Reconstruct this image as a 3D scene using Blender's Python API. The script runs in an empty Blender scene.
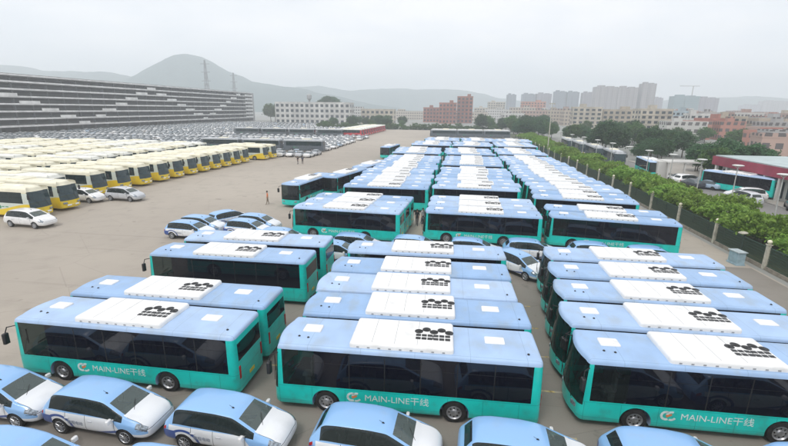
import bpy, bmesh, math, random
from math import radians as R, sin, cos, pi
from mathutils import Vector, Matrix

S = bpy.context.scene
col = S.collection
random.seed(7)

# ------------------------------------------------------------------ camera
CAM_H = 12.1075
PITCH, ROLL, YAW = R(14.799), R(0.6183), R(-7.8603)
cam = bpy.data.objects.new('camera', bpy.data.cameras.new('camera'))
col.objects.link(cam)
S.camera = cam
cam.data.sensor_width = 36
cam.data.lens = 36 * 432.64 / 788
cam.data.clip_start = 0.1
cam.data.clip_end = 9000
_r0 = Vector((cos(YAW), -sin(YAW), 0)); _fh = Vector((sin(YAW), cos(YAW), 0))
_f = _fh * cos(PITCH) + Vector((0, 0, -sin(PITCH))); _u = _fh * sin(PITCH) + Vector((0, 0, cos(PITCH)))
_x = _r0 * cos(ROLL) + _u * sin(ROLL); _y = _u * cos(ROLL) - _r0 * sin(ROLL)
_m = Matrix((_x, _y, -_f)).transposed().to_4x4(); _m.translation = (0, 0, CAM_H)
cam.matrix_world = _m

# ------------------------------------------------------------------ sky and sun
SUN_EL, SUN_AZ = R(58), R(205)          # azimuth clockwise from +Y
w = bpy.data.worlds.new('World'); S.world = w; w.use_nodes = True
nt = w.node_tree; nt.nodes.clear()
def N(t, kind, **kw):
    n = t.nodes.new(kind)
    for k, v in kw.items(): setattr(n, k, v)
    return n
sky = N(nt, 'ShaderNodeTexSky', sky_type='NISHITA', sun_disc=False, sun_elevation=SUN_EL, sun_rotation=SUN_AZ,
        air_density=1.2, dust_density=5.0, ozone_density=1.0)
tc = N(nt, 'ShaderNodeTexCoord')
mp = N(nt, 'ShaderNodeMapping'); mp.inputs['Scale'].default_value = (1.0, 1.0, 3.2)
nz = N(nt, 'ShaderNodeTexNoise'); nz.inputs['Scale'].default_value = 2.3; nz.inputs['Detail'].default_value = 5; nz.inputs['Roughness'].default_value = .55
cr = N(nt, 'ShaderNodeValToRGB')
cr.color_ramp.elements[0].position = .38; cr.color_ramp.elements[0].color = (9.0, 9.35, 9.85, 1)
cr.color_ramp.elements[1].position = .60; cr.color_ramp.elements[1].color = (10.9, 10.8, 11.0, 1)
mx = N(nt, 'ShaderNodeMix', data_type='RGBA'); mx.inputs['Factor'].default_value = .9
bg = N(nt, 'ShaderNodeBackground'); bg.inputs['Strength'].default_value = .1
wo = N(nt, 'ShaderNodeOutputWorld')
nt.links.new(tc.outputs['Generated'], mp.inputs['Vector']); nt.links.new(mp.outputs[0], nz.inputs['Vector'])
nt.links.new(nz.outputs['Fac'], cr.inputs['Fac'])
# an overcast dome that brightens in its thin lower band
sp = N(nt, 'ShaderNodeSeparateXYZ'); nt.links.new(tc.outputs['Generated'], sp.inputs[0])
mr = N(nt, 'ShaderNodeMapRange'); mr.inputs['From Min'].default_value = .30; mr.inputs['From Max'].default_value = .0; mr.interpolation_type = 'SMOOTHSTEP'
nt.links.new(sp.outputs['Z'], mr.inputs['Value'])
bm_ = N(nt, 'ShaderNodeMix', data_type='RGBA', blend_type='MULTIPLY'); bm_.inputs['B'].default_value = (1.06, 1.08, 1.10, 1); bm_.clamp_result = False
nt.links.new(mr.outputs[0], bm_.inputs['Factor']); nt.links.new(cr.outputs[0], bm_.inputs['A'])
nt.links.new(sky.outputs[0], mx.inputs['A']); nt.links.new(bm_.outputs['Result'], mx.inputs['B'])
nt.links.new(mx.outputs['Result'], bg.inputs['Color']); nt.links.new(bg.outputs[0], wo.inputs['Surface'])
sun = bpy.data.objects.new('sun', bpy.data.lights.new('sun', 'SUN')); col.objects.link(sun)
sun.data.energy = 1.3; sun.data.angle = R(16); sun.data.color = (1, .965, .92)
sd = Vector((sin(SUN_AZ) * cos(SUN_EL), cos(SUN_AZ) * cos(SUN_EL), sin(SUN_EL)))
sun.rotation_euler = sd.to_track_quat('Z', 'Y').to_euler()
S.view_settings.view_transform = 'Standard'; S.view_settings.look = 'None'
S.view_settings.exposure = 0.2; S.view_settings.gamma = 1.0; S.view_settings.use_curve_mapping = False
S.cycles.max_bounces = 8; S.cycles.transparent_max_bounces = 12; S.cycles.volume_bounces = 2

# ------------------------------------------------------------------ materials
def mat(name):
    m = bpy.data.materials.new(name); m.use_nodes = True
    t = m.node_tree; b = t.nodes['Principled BSDF']
    return m, t, b
def math_(t, op, a, b=None, clamp=False):
    n = N(t, 'ShaderNodeMath', operation=op); n.use_clamp = clamp
    for i, v in enumerate((a, b)):
        if v is None: continue
        if isinstance(v, (int, float)): n.inputs[i].default_value = v
        else: t.links.new(v, n.inputs[i])
    return n.outputs[0]
def mixc(t, fac, a, b):
    n = N(t, 'ShaderNodeMix', data_type='RGBA')
    for nm, v in (('Factor', fac), ('A', a), ('B', b)):
        if isinstance(v, (int, float)): n.inputs[nm].default_value = v
        elif isinstance(v, tuple): n.inputs[nm].default_value = (*v, 1) if len(v) == 3 else v
        else: t.links.new(v, n.inputs[nm])
    return n.outputs['Result']
def noise(t, scale, detail=4, coord='Object', stretch=None):
    c = N(t, 'ShaderNodeTexCoord'); o = c.outputs[coord]
    if coord == 'Object':
        oi = N(t, 'ShaderNodeObjectInfo'); va = N(t, 'ShaderNodeVectorMath', operation='MULTIPLY_ADD')
        ml = N(t, 'ShaderNodeCombineXYZ')
        for k_ in range(3): t.links.new(oi.outputs['Random'], ml.inputs[k_])
        va.inputs[1].default_value = (97, 61, 43); t.links.new(ml.outputs[0], va.inputs[0]); t.links.new(o, va.inputs[2]); o = va.outputs[0]
    if stretch:
        q = N(t, 'ShaderNodeMapping'); q.inputs['Scale'].default_value = stretch; t.links.new(o, q.inputs[0]); o = q.outputs[0]
    n = N(t, 'ShaderNodeTexNoise'); n.inputs['Scale'].default_value = scale; n.inputs['Detail'].default_value = detail
    t.links.new(o, n.inputs['Vector']); return n.outputs['Fac']
def ramp(t, fac, p0, p1):
    n = N(t, 'ShaderNodeMapRange'); n.inputs['From Min'].default_value = p0; n.inputs['From Max'].default_value = p1
    n.interpolation_type = 'SMOOTHSTEP'
    t.links.new(fac, n.inputs['Value']); return n.outputs['Result']
def M(name, c, rough=.5, metal=0, var=.1, scale=3.0, coat=0, spec=.5, stretch=None):
    m, t, b = mat(name)
    f = noise(t, scale, 5, stretch=stretch)
    d = tuple(max(0, x * (1 - var * 1.6)) for x in c); e = tuple(min(1, x * (1 + var)) for x in c)
    t.links.new(mixc(t, ramp(t, f, .3, .7), d, e), b.inputs['Base Color'])
    b.inputs['Roughness'].default_value = rough; b.inputs['Metallic'].default_value = metal
    b.inputs['Coat Weight'].default_value = coat; b.inputs['Specular IOR Level'].default_value = spec
    return m
def glass(name, c, trans, tint, rough=.04):
    m, t, b = mat(name)
    b.inputs['Base Color'].default_value = (*c, 1); b.inputs['Roughness'].default_value = rough
    tr = N(t, 'ShaderNodeBsdfTransparent'); tr.inputs['Color'].default_value = (*tint, 1)
    ms = N(t, 'ShaderNodeMixShader'); ms.inputs[0].default_value = trans
    t.links.new(b.outputs[0], ms.inputs[1]); t.links.new(tr.outputs[0], ms.inputs[2])
    t.links.new(ms.outputs[0], t.nodes['Material Output'].inputs['Surface'])
    return m
def grime(m, c, amount=.35, scale=1.2, stretch=(1, 1, 1), lo=.5, hi=.75):
    """adds irregular dirt of colour c over a material's base colour"""
    t = m.node_tree; b = t.nodes['Principled BSDF']; l = b.inputs['Base Color'].links[0].from_socket
    f = math_(t, 'MULTIPLY', ramp(t, noise(t, scale, 8, stretch=stretch), lo, hi), amount)
    t.links.new(mixc(t, f, l, c), b.inputs['Base Color']); return m

TEAL = grime(M('teal paint', (.008, .58, .51), .3, 0, .05, 1.5, coat=.25), (.05, .20, .17), .35, 2.2, (1, 1, 1))
ROOF = grime(M('pale blue roof paint', (.285, .445, .69), .5, 0, .05, .9), (.30, .38, .46), .55, 1.3, (1, .6, 1), .48, .72)
def lines_on(m, fn, c, amount):
    t = m.node_tree; b = t.nodes['Principled BSDF']; l = b.inputs['Base Color'].links[0].from_socket
    q = N(t, 'ShaderNodeTexCoord'); sp_ = N(t, 'ShaderNodeSeparateXYZ'); t.links.new(q.outputs['Object'], sp_.inputs[0])
    t.links.new(mixc(t, math_(t, 'MULTIPLY', fn(t, *sp_.outputs), amount), l, c), b.inputs['Base Color'])
def _per(t, o, p, wd, off=0): return math_(t, 'LESS_THAN', math_(t, 'FRACT', math_(t, 'MULTIPLY', math_(t, 'ADD', o, 50 + off), 1 / p)), wd / p)
def _mx(t, *a):
    o = a[0]
    for k in a[1:]: o = math_(t, 'MAXIMUM', o, k)
    return o
lines_on(TEAL, lambda t, x, y, z: _mx(t, math_(t, 'MULTIPLY', _per(t, x, 1.37, .014, .3), math_(t, 'LESS_THAN', z, 1.14)), math_(t, 'LESS_THAN', math_(t, 'ABSOLUTE', math_(t, 'SUBTRACT', z, 1.14)), .007), math_(t, 'LESS_THAN', math_(t, 'ABSOLUTE', math_(t, 'SUBTRACT', z, .48)), .005)), (.004, .14, .13), .75)
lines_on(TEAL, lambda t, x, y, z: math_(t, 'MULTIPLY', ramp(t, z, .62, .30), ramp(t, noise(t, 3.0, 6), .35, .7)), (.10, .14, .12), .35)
lines_on(ROOF, lambda t, x, y, z: _mx(t, _per(t, x, 2.13, .018, .7), math_(t, 'LESS_THAN', math_(t, 'ABSOLUTE', math_(t, 'SUBTRACT', math_(t, 'ABSOLUTE', y), 1.13)), .009)), (.13, .21, .33), .5)
def tint_by_object(m, lo, hi):
    t = m.node_tree; b = t.nodes['Principled BSDF']; l = b.inputs['Base Color'].links[0].from_socket
    oi = N(t, 'ShaderNodeObjectInfo'); hs = N(t, 'ShaderNodeHueSaturation'); t.links.new(l, hs.inputs['Color'])
    t.links.new(math_(t, 'ADD', lo, math_(t, 'MULTIPLY', oi.outputs['Random'], hi - lo)), hs.inputs['Value'])
    t.links.new(math_(t, 'ADD', 1.05, math_(t, 'MULTIPLY', oi.outputs['Random'], -.25)), hs.inputs['Saturation'])
    t.links.new(hs.outputs[0], b.inputs['Base Color'])
tint_by_object(ROOF, .92, 1.08)
GLASS_D = glass('dark tinted glass', (.0025, .0035, .010), .05, (.20, .22, .25), .03)
GLASS_C = glass('clear glass', (.01, .014, .016), .5, (.62, .72, .70))
GLASS_S = glass('windscreen glass', (.008, .013, .014), .42, (.42, .50, .48))
GLASS_CAR = glass('car window glass', (.03, .042, .042), .38, (.55, .62, .60))
GLASS_WS = glass('car windscreen glass', (.13, .165, .16), .42, (.75, .82, .80), .05)
BLACK = M('black plastic', (.012, .012, .013), .45, 0, .2)
RUBBER = M('tyre rubber', (.016, .016, .016), .8, 0, .3, 8)
STEEL = M('wheel steel', (.42, .43, .45), .38, .75, .2, 6)
ALLOY = M('alloy rim', (.55, .56, .58), .3, .8, .1, 6)
WHITE = grime(M('white panel', (.80, .80, .79), .45, 0, .03, 2), (.50, .50, .48), .35, 1.6)
LETTER = M('white lettering film', (.66, .76, .74), .5, 0, .1, 9)
ORANGE = M('orange emblem film', (.72, .22, .07), .5, 0, .1, 9)
PLATE = M('yellow number plate', (.72, .55, .06), .45, 0, .1)
PLATE_G = M('green number plate', (.30, .62, .42), .45, 0, .1)
LAMP_W = M('clear lamp lens', (.30, .34, .38), .08, .5, .35, 14)
LAMP_R = M('red lamp lens', (.40, .012, .010), .15, 0, .1)
SEAT = M('seat fabric', (.05, .07, .12), .8, 0, .2)
SEAT_G = M('grey seat fabric', (.12, .12, .12), .8, 0, .2)
FLOOR = M('dark vinyl floor', (.03, .03, .035), .7, 0, .2)
LINER = M('wheel arch liner', (.008, .008, .008), .9, 0, .2)

# ------------------------------------------------------------------ mesh helpers
class MB:
    def __init__(s): s.v = []; s.f = []; s.m = []
    def add(s, vs, fs, mi=0):
        o = len(s.v); s.v += [tuple(p) for p in vs]; s.f += [tuple(i + o for i in f) for f in fs]; s.m += [mi] * len(fs)
        return s
    def box(s, c, d, mi=0, rz=0, top=None):
        x, y, z = (k / 2 for k in d); tx, ty = top if top else (1, 1)
        P = [(-x, -y, -z), (x, -y, -z), (x, y, -z), (-x, y, -z), (-x * tx, -y * ty, z), (x * tx, -y * ty, z), (x * tx, y * ty, z), (-x * tx, y * ty, z)]
        C, Q = cos(rz), sin(rz)
        P = [(c[0] + a * C - b * Q, c[1] + a * Q + b * C, c[2] + e) for a, b, e in P]
        return s.add(P, [(0, 3, 2, 1), (4, 5, 6, 7), (0, 1, 5, 4), (1, 2, 6, 5), (2, 3, 7, 6), (3, 0, 4, 7)], mi)
    def rbox(s, c, d, r, mi=0, n=3):
        """box with rounded vertical corners and a rounded top edge"""
        x, y, z = d[0] / 2, d[1] / 2, d[2]
        def ring(ins, zz):
            out = []
            for sx, sy, a0 in ((1, 1, 0), (-1, 1, pi / 2), (-1, -1, pi), (1, -1, 3 * pi / 2)):
                for k in range(n + 1):
                    a = a0 + pi / 2 * k / n; rr = max(r - ins * .6, .004)
                    out.append((c[0] + sx * (x - ins - rr) + rr * cos(a), c[1] + sy * (y - ins - rr) + rr * sin(a), c[2] + zz))
            return out
        h = min(r, z * .6)
        rs = [ring(0, 0), ring(0, z - h)] + [ring(h * (1 - cos(a)), z - h + h * sin(a)) for a in (pi / 6, pi / 3, pi / 2)]
        return s.loft(rs, mi, cap=True)
    def loft(s, rings, mi=0, cap=False, closed=True):
        n = len(rings[0]); vs = [p for r in rings for p in r]; fs = []
        for i in range(len(rings) - 1):
            for j in range(n if closed else n - 1):
                k = (j + 1) % n
                fs.append((i * n + j, i * n + k, (i + 1) * n + k, (i + 1) * n + j))
        if cap: fs += [tuple(range(n))[::-1], tuple((len(rings) - 1) * n + j for j in range(n))]
        return s.add(vs, fs, mi)
    def tube(s, a, b, r0, r1=None, mi=0, n=8):
        a, b = Vector(a), Vector(b); r1 = r0 if r1 is None else r1; d = (b - a).normalized()
        u = d.orthogonal().normalized(); v = d.cross(u)
        rg = [[p + (u * cos(2 * pi * k / n) + v * sin(2 * pi * k / n)) * r for k in range(n)] for p, r in ((a, r0), (b, r1))]
        return s.loft(rg, mi, cap=True)
    def lathe(s, c, prof, axis='z', n=24, mi=0, mis=None):
        """prof: (radius, along-axis)"""
        rs = []
        for r, h in prof:
            ring = []
            for k in range(n):
                a = 2 * pi * k / n
                if axis == 'z': ring.append((c[0] + r * cos(a), c[1] + r * sin(a), c[2] + h))
                else: ring.append((c[0] + r * cos(a), c[1] + h, c[2] + r * sin(a)))
            rs.append(ring)
        o = len(s.m); s.loft(rs, mi)
        if mis:
            for i, q in enumerate(mis):
                for j in range(n): s.m[o + i * n + j] = q
        return s
    def prism(s, poly, y0, y1, mi=0):
        """polygon in x,z extruded in y"""
        n = len(poly)
        vs = [(x, y0, z) for x, z in poly] + [(x, y1, z) for x, z in poly]
        fs = [tuple(range(n)), tuple(range(2 * n - 1, n - 1, -1))] + [(i, i + n, (i + 1) % n + n, (i + 1) % n) for i in range(n)]
        return s.add(vs, fs, mi)
    def mesh(s, name, mats, smooth=None):
        me = bpy.data.meshes.new(name); me.from_pydata(s.v, [], s.f)
        for q in (mats if isinstance(mats, (list, tuple)) else [mats]): me.materials.append(q)
        me.polygons.foreach_set('material_index', s.m)
        finish(me, smooth); return me
    def build(s, name, mats, parent=None, smooth=None):
        return obj(name, s.mesh(name, mats, smooth), parent)
def finish(me, smooth=None):
    bm = bmesh.new(); bm.from_mesh(me); bmesh.ops.recalc_face_normals(bm, faces=bm.faces); bm.to_mesh(me); bm.free()
    if smooth is not None:
        me.polygons.foreach_set('use_smooth', [True] * len(me.polygons)); me.set_sharp_from_angle(angle=R(smooth))
    me.update()
def obj(name, me, parent=None):
    o = bpy.data.objects.new(name, me); col.objects.link(o)
    if parent: o.parent = parent
    return o
LABELS = {}
def tag(o, label, cat, group=None):
    o['label'] = label; o['category'] = cat
    if group: o['group'] = group
    elif 'group' in o.keys(): del o['group']
    LABELS.setdefault(label, []).append(o)
    return o
def empty(name, loc=(0, 0, 0), rz=0):
    o = bpy.data.objects.new(name, None); col.objects.link(o); o.location = loc; o.rotation_euler = (0, 0, rz); o.empty_display_size = .3
    return o
def struct(o, kind='structure'):
    o['kind'] = kind; return o
def copy_tree(o, parent=None):
    c = o.copy(); col.objects.link(c)
    if parent: c.parent = parent
    for ch in (KIDS[o.name] if o.name in KIDS else list(o.children)): copy_tree(ch, c)
    return c
KIDS = {}
def put(src, loc, rz, label, cat, group=None, used=set()):
    o = src if src.name not in used else copy_tree(src)
    used.add(src.name)
    o.location = loc; o.rotation_euler = (0, 0, rz)
    return tag(o, label, cat, group)
def place_far(o):      # prototypes are moved to a real place by their first put()
    return o
def apply(o):
    dg = bpy.context.evaluated_depsgraph_get(); me = bpy.data.meshes.new_from_object(o.evaluated_get(dg)); return me
def boolean(me, cut, mats):
    a = obj('body', me); b = obj('cutter', cut)
    m = a.modifiers.new('b', 'BOOLEAN'); m.operation = 'DIFFERENCE'; m.solver = 'EXACT'; m.object = b
    try: m.material_mode = 'TRANSFER'
    except Exception: pass
    bpy.context.view_layer.update()
    r = apply(a); bpy.data.objects.remove(a); bpy.data.objects.remove(b)
    return r
def pick(me, name, idx, mats, islands=False, smooth=35):
    """the faces of me with material index in idx, as one mesh or one per island"""
    bm = bmesh.new(); bm.from_mesh(me)
    bmesh.ops.delete(bm, geom=[f for f in bm.faces if f.material_index not in idx], context='FACES')
    out = []
    groups = []
    if islands:
        seen = set()
        for f in bm.faces:
            if f in seen: continue
            g = []; st = [f]; seen.add(f)
            while st:
                q = st.pop(); g.append(q.index)
                for e in q.edges:
                    for h in e.link_faces:
                        if h not in seen: seen.add(h); st.append(h)
            groups.append(set(g))
    else: groups = [None]
    for g in groups:
        b2 = bm.copy(); b2.faces.ensure_lookup_table()
        if g is not None:
            bmesh.ops.delete(b2, geom=[f for f in b2.faces if f.index not in g], context='FACES')
        for f in b2.faces: f.material_index = list(idx).index(f.material_index)
        m2 = bpy.data.meshes.new(name); b2.to_mesh(m2); b2.free()
        for i in idx: m2.materials.append(mats[i])
        m2.polygons.foreach_set('use_smooth', [True] * len(m2.polygons)); m2.set_sharp_from_angle(angle=R(smooth))
        out.append(m2)
    bm.free(); return out
def text_mesh(txt, size, m, depth=.002):
    cu = bpy.data.curves.new('lettering', 'FONT'); cu.body = txt; cu.size = size; cu.extrude = depth; cu.resolution_u = 3
    o = obj('lettering', cu); bpy.context.view_layer.update()
    me = apply(o); bpy.data.objects.remove(o); me.materials.clear(); me.materials.append(m); return me
ORD = ('first second third fourth fifth sixth seventh eighth ninth tenth eleventh twelfth thirteenth fourteenth fifteenth sixteenth '
       'seventeenth eighteenth nineteenth twentieth').split()
TENS = {20: 'twenty', 30: 'thirty', 40: 'forty', 50: 'fifty'}
def ordn(i):
    if i < 20: return ORD[i]
    t, u = divmod(i + 1, 10)
    return {2: 'twentieth', 3: 'thirtieth', 4: 'fortieth', 5: 'fiftieth'}[t] if u == 0 else TENS[t * 10] + '-' + ORD[u - 1]

# ------------------------------------------------------------------ ground
def ground_mat(name, a, b, sc, crack=True, lines=None):
    m, t, p = mat(name)
    f1 = noise(t, .035, 6); f2 = noise(t, .5, 8); f3 = noise(t, 14, 4); f4 = noise(t, .12, 5, stretch=(.25, 2.2, 1))
    c = mixc(t, ramp(t, f1, .35, .65), a, b)
    c = mixc(t, math_(t, 'MULTIPLY', ramp(t, f2, .48, .75), .30), c, tuple(x * .68 for x in a))
    c = mixc(t, math_(t, 'MULTIPLY', ramp(t, f4, .5, .72), .22), c, tuple(x * 1.16 for x in b))
    c = mixc(t, math_(t, 'MULTIPLY', f3, .22), c, tuple(x * .55 for x in a))
    if crack == 2:
        q = N(t, 'ShaderNodeTexCoord'); sp_ = N(t, 'ShaderNodeSeparateXYZ'); t.links.new(q.outputs['Object'], sp_.inputs[0])
        def per(o, p, wd): return math_(t, 'LESS_THAN', math_(t, 'FRACT', math_(t, 'MULTIPLY', math_(t, 'ADD', o, 900), 1 / p)), wd / p)
        c = mixc(t, math_(t, 'MULTIPLY', math_(t, 'MAXIMUM', per(sp_.outputs[0], 5.5, .05), per(sp_.outputs[1], 6.5, .05)), math_(t, 'MULTIPLY', ramp(t, f2, .35, .6), .16)), c, tuple(x * .5 for x in a))
        vo = N(t, 'ShaderNodeTexVoronoi', feature='DISTANCE_TO_EDGE'); vo.inputs['Scale'].default_value = .17
        dv = N(t, 'ShaderNodeVectorMath', operation='MULTIPLY_ADD'); nn = N(t, 'ShaderNodeTexNoise'); nn.inputs['Scale'].default_value = .9; nn.inputs['Detail'].default_value = 5
        t.links.new(nn.outputs['Color'], dv.inputs[0]); dv.inputs[1].default_value = (2.2, 2.2, 0); t.links.new(q.outputs['Object'], dv.inputs[2]); t.links.new(dv.outputs[0], vo.inputs['Vector'])
        c = mixc(t, math_(t, 'MULTIPLY', math_(t, 'LESS_THAN', vo.outputs['Distance'], .004), .2), c, tuple(x * .4 for x in a))
        c = mixc(t, math_(t, 'MULTIPLY', ramp(t, noise(t, .85, 3), .66, .74), .34), c, tuple(x * .38 for x in a))
        c = mixc(t, math_(t, 'MULTIPLY', ramp(t, noise(t, .6, 6, stretch=(.05, 2.6, 1)), .60, .72), .22), c, tuple(x * .5 for x in a))
    t.links.new(c, p.inputs['Base Color']); p.inputs['Roughness'].default_value = .8
    bp = N(t, 'ShaderNodeBump'); bp.inputs['Strength'].default_value = .15; bp.inputs['Distance'].default_value = .02
    t.links.new(f3, bp.inputs['Height']); t.links.new(bp.outputs[0], p.inputs['Normal'])
    return m
def sheet(name, pts, z, m, label=None):
    me = MB().add([(x, y, z) for x, y in pts], [tuple(range(len(pts)))]).mesh(name, m)
    return struct(obj(name, me))
sheet('ground', [(-3500, -300), (3500, -300), (3500, 3500), (-3500, 3500)], -.02, ground_mat('earth', (.25, .26, .24), (.33, .33, .31), 1))
LOT = ground_mat('worn parking surface', (.36, .318, .268), (.425, .378, .318), 1, 2)
sheet('parking_lot', [(-190, -20), (24.2, -20), (24.2, 262), (-190, 262)], 0, LOT)
ASPH = ground_mat('street asphalt', (.19, .185, .175), (.25, .24, .225), 1)
sheet('street', [(31.5, -20), (43, -20), (43, 420), (31.5, 420)], 0, ASPH)
sheet('yard', [(43.2, 20), (90, 20), (90, 118), (43.2, 118)], 0, ground_mat('yard concrete', (.34, .315, .28), (.40, .37, .33), 1))
sheet('planting_bed', [(25.3, -20), (31.3, -20), (31.3, 240), (25.3, 240)], 0.02, ground_mat('planting soil', (.075, .085, .04), (.11, .12, .055), 1))
sheet('bay_shade_sheet', [(-19.6, -20), (24, -20), (24, 36.4), (-19.6, 37.6)], .004, ground_mat('shade darkened bay surface', (.215, .195, .17), (.275, .25, .215), 1, 2))  # worn paving sheet, base colour darkened to paint in the shade between buses
YL = M('worn yellow paint', (.52, .40, .14), .8, 0, .4, 5)
grime(YL, (.36, .33, .28), .9, 3.0, lo=.4, hi=.6)
for k, (x0, x1, y) in enumerate([(-8.4, -6.9, 14.6), (3.8, 5.1, 14.6), (-8.6, -7.0, 17.5), (3.7, 5.2, 17.45), (3.7, 5.2, 20.3), (3.7, 5.2, 23.3), (3.7, 5.2, 26.2), (-8.4, -7.1, 23), (-8.4, -7.1, 27)]):
    sheet('painted_line', [(x0, y), (x1, y + .02), (x1, y + .14), (x0, y + .12)], .008, YL)
for x in (-8.1, 4.5):
    for y in (12.2, 30.8): sheet('painted_line', [(x, y), (x + .12, y), (x + .12, y + 1.6), (x, y + 1.6)], .008, YL)
for side in (31.3, 43):
    struct(MB().box((side + .1, 200, .06), (.18, 440, .14)).build('kerb', M('kerb stone', (.34, .33, .31), .8)))

# ------------------------------------------------------------------ buses
def bus_shell(L, W, H, zb, ws_bottom, g0, g1, front_lean, rear_lean, wheels, cols, seg, front_bulge=.16, roof_r=.13, rear_g=(1.75, 2.5)):
    """front at -x. returns a mesh with material slots: 0 body 1 side glass 2 windscreen 3 rear glass 4 roof 5 liner 6 front side glass"""
    w = W / 2; xs0, xs1 = -L / 2 + .30, L / 2 - .22
    xs = [xs0] + seg + [xs1]
    def ring(z, wi, fr, rr, ins=0):
        P, T = [], []
        for i, x in enumerate(xs):
            P.append((max(min(x, xs1 - ins), xs0 + ins), -wi, z)); T.append(('N', i))
        xr = L / 2 - rr - ins; xf = -L / 2 + fr + ins; ry, fy = .22, .30
        for k in range(1, 4):
            a = pi / 2 * k / 4; P.append((xs1 - ins + (xr - xs1 + ins) * sin(a), -wi + ry * (1 - cos(a)), z)); T.append(('c', 0))
        T[len(xs) - 1] = ('c', 0)
        for k in range(7):
            P.append((xr, (-wi + ry) + (2 * wi - 2 * ry) * k / 6, z)); T.append(('R', k))
        T[-1] = ('c', 0)
        for k in range(1, 4):
            a = pi / 2 * (1 - k / 4); P.append((xs1 - ins + (xr - xs1 + ins) * sin(a), wi - ry * (1 - cos(a)), z)); T.append(('c', 0))
        n = len(xs)
        for i, x in enumerate(reversed(xs)):
            P.append((max(min(x, xs1 - ins), xs0 + ins), wi, z)); T.append(('S', n - 2 - i))
        T[-1] = ('F', 0)
        for k in range(1, 4):
            a = pi / 2 * k / 4; P.append((xs0 + ins + (xf - xs0 - ins) * sin(a), wi - fy * (1 - cos(a)), z)); T.append(('F', k))
        for k in range(7):
            y = (wi - fy) - (2 * wi - 2 * fy) * k / 6
            P.append((xf - front_bulge * (1 - (y / (wi - fy)) ** 2), y, z)); T.append(('F', k + 4))
        for k in range(1, 4):
            a = pi / 2 * (1 - k / 4); P.append((xs0 + ins + (xf - xs0 - ins) * sin(a), -wi + fy * (1 - cos(a)), z)); T.append(('F', k + 11))
        return P, T
    lean = lambda z: front_lean * max(0, (z - ws_bottom) / (H - ws_bottom)) ** 1.2
    rl = lambda z: rear_lean * max(0, (z - 1.2) / (H - 1.2))
    zs = [zb, zb + .07, .7, ws_bottom, g0, rear_g[0], rear_g[1], g1]
    zs = sorted(set(zs))
    rings = []; T = None
    for z in zs:
        tuck = .03 if z == zb else 0
        p, T = ring(z, w - tuck, lean(z) + (.06 if z == zb else 0), rl(z)); rings.append((z, p))
    zr = H - roof_r
    p, _ = ring(max(zr, g1 + .03), w - .012, lean(H), rl(H)); rings.append((zr, p))
    for a in (pi / 6, pi / 3, pi / 2):
        q = roof_r * (1 - cos(a)); p, _ = ring(zr + roof_r * sin(a), w - .012 - q, lean(H), rl(H), q); rings.append((zr + roof_r * sin(a), p))
    p, _ = ring(H + .03, w - .55, lean(H), rl(H), .5); rings.append((H + .03, p))
    mb = MB(); mb.loft([r[1] for r in rings], 0, cap=True)
    n = len(T)
    for i in range(len(rings) - 1):
        zm = (rings[i][0] + rings[i + 1][0]) / 2
        for j in range(n):
            t, k = T[j]; mi = 0
            if zm > g1: mi = 4
            elif t in 'NS' and zm > g0 and 0 <= k < len(cols): mi = cols[k]
            elif t == 'F' and zm > ws_bottom and k not in (0, 14): mi = 2
            elif t == 'R' and rear_g[0] < zm < rear_g[1]: mi = 3
            mb.m[i * n + j] = mi
    mb.m[-1] = 4
    me = bpy.data.meshes.new('bus'); me.from_pydata(mb.v, [], mb.f); me.polygons.foreach_set('material_index', mb.m)
    finish(me)
    cut = MB()
    for x, r in wheels:
        for s in (-1, 1):
            cut.lathe((x, s * w, .47), [(0, -.42), (r, -.42), (r, .42), (0, .42)], 'y', 28, 5)
    cm = bpy.data.meshes.new('cut'); cm.from_pydata(cut.v, [], cut.f); cm.polygons.foreach_set('material_index', cut.m)
    return me, cm
def weld(me):
    bm = bmesh.new(); bm.from_mesh(me); bmesh.ops.remove_doubles(bm, verts=bm.verts, dist=1e-5); bmesh.ops.recalc_face_normals(bm, faces=bm.faces); bm.to_mesh(me); bm.free()
def bus_meshes(mats, **kw):
    me, cm = bus_shell(**kw); weld(cm)
    for q in mats: me.materials.append(q); cm.materials.append(q)
    return boolean(me, cm, mats)
TYRE_B = MB().lathe((0, 0, 0), [(.30, .13), (.40, .135), (.455, .12), (.475, .08), (.475, -.08), (.455, -.12), (.30, -.13)], 'y', 32).mesh('tyre', RUBBER, 40)
def rim_mesh(r, m, hub, name='rim', n=32, deep=.05, holes=8):
    b = MB().lathe((0, 0, 0), [(r, -.14), (r * .93, -.145), (r * .86, -.12), (r * .80, -.14 + deep), (r * .45, -.14 + deep * .6), (hub, -.13), (hub * .9, -.165), (hub * .5, -.175), (.0001, -.175)], 'y', n)
    for k in range(holes):
        a = 2 * pi * k / holes; rr = r * .64
        b.lathe((rr * cos(a), -.14 + deep * .8 - .006, rr * sin(a)), [(r * .12, 0), (.0001, 0)], 'y', 10, 1)
    return b.mesh(name, [m, BLACK], 40)
RIM_B = rim_mesh(.30, STEEL, .12)
def add_wheels(root, xs, w, z, tyre, rim, rin=.02):
    for x in xs:
        for s in (-1, 1):
            t = obj('wheel', tyre, root); t.location = (x, s * (w - .15 - rin), z)
            if s > 0: t.rotation_euler = (0, 0, pi)
            obj('rim', rim, t)
L, W, H = 10.66, 2.5, 2.98
FX, RX = -L / 2 + 2.19, -L / 2 + 7.37
SEG = [-L / 2 + .42, -L / 2 + 1.75, L / 2 - .40]
TEALMATS = [TEAL, GLASS_D, GLASS_S, GLASS_D, ROOF, LINER, GLASS_C]
teal_me = bus_meshes(TEALMATS, L=L, W=W, H=H, zb=.3, ws_bottom=.98, g0=1.2, g1=2.79, front_lean=.22, rear_lean=.05,
                     wheels=[(FX, .58), (RX, .58)], cols=[0, 6, 1, 0], seg=SEG, rear_g=(1.72, 2.52))
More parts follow.
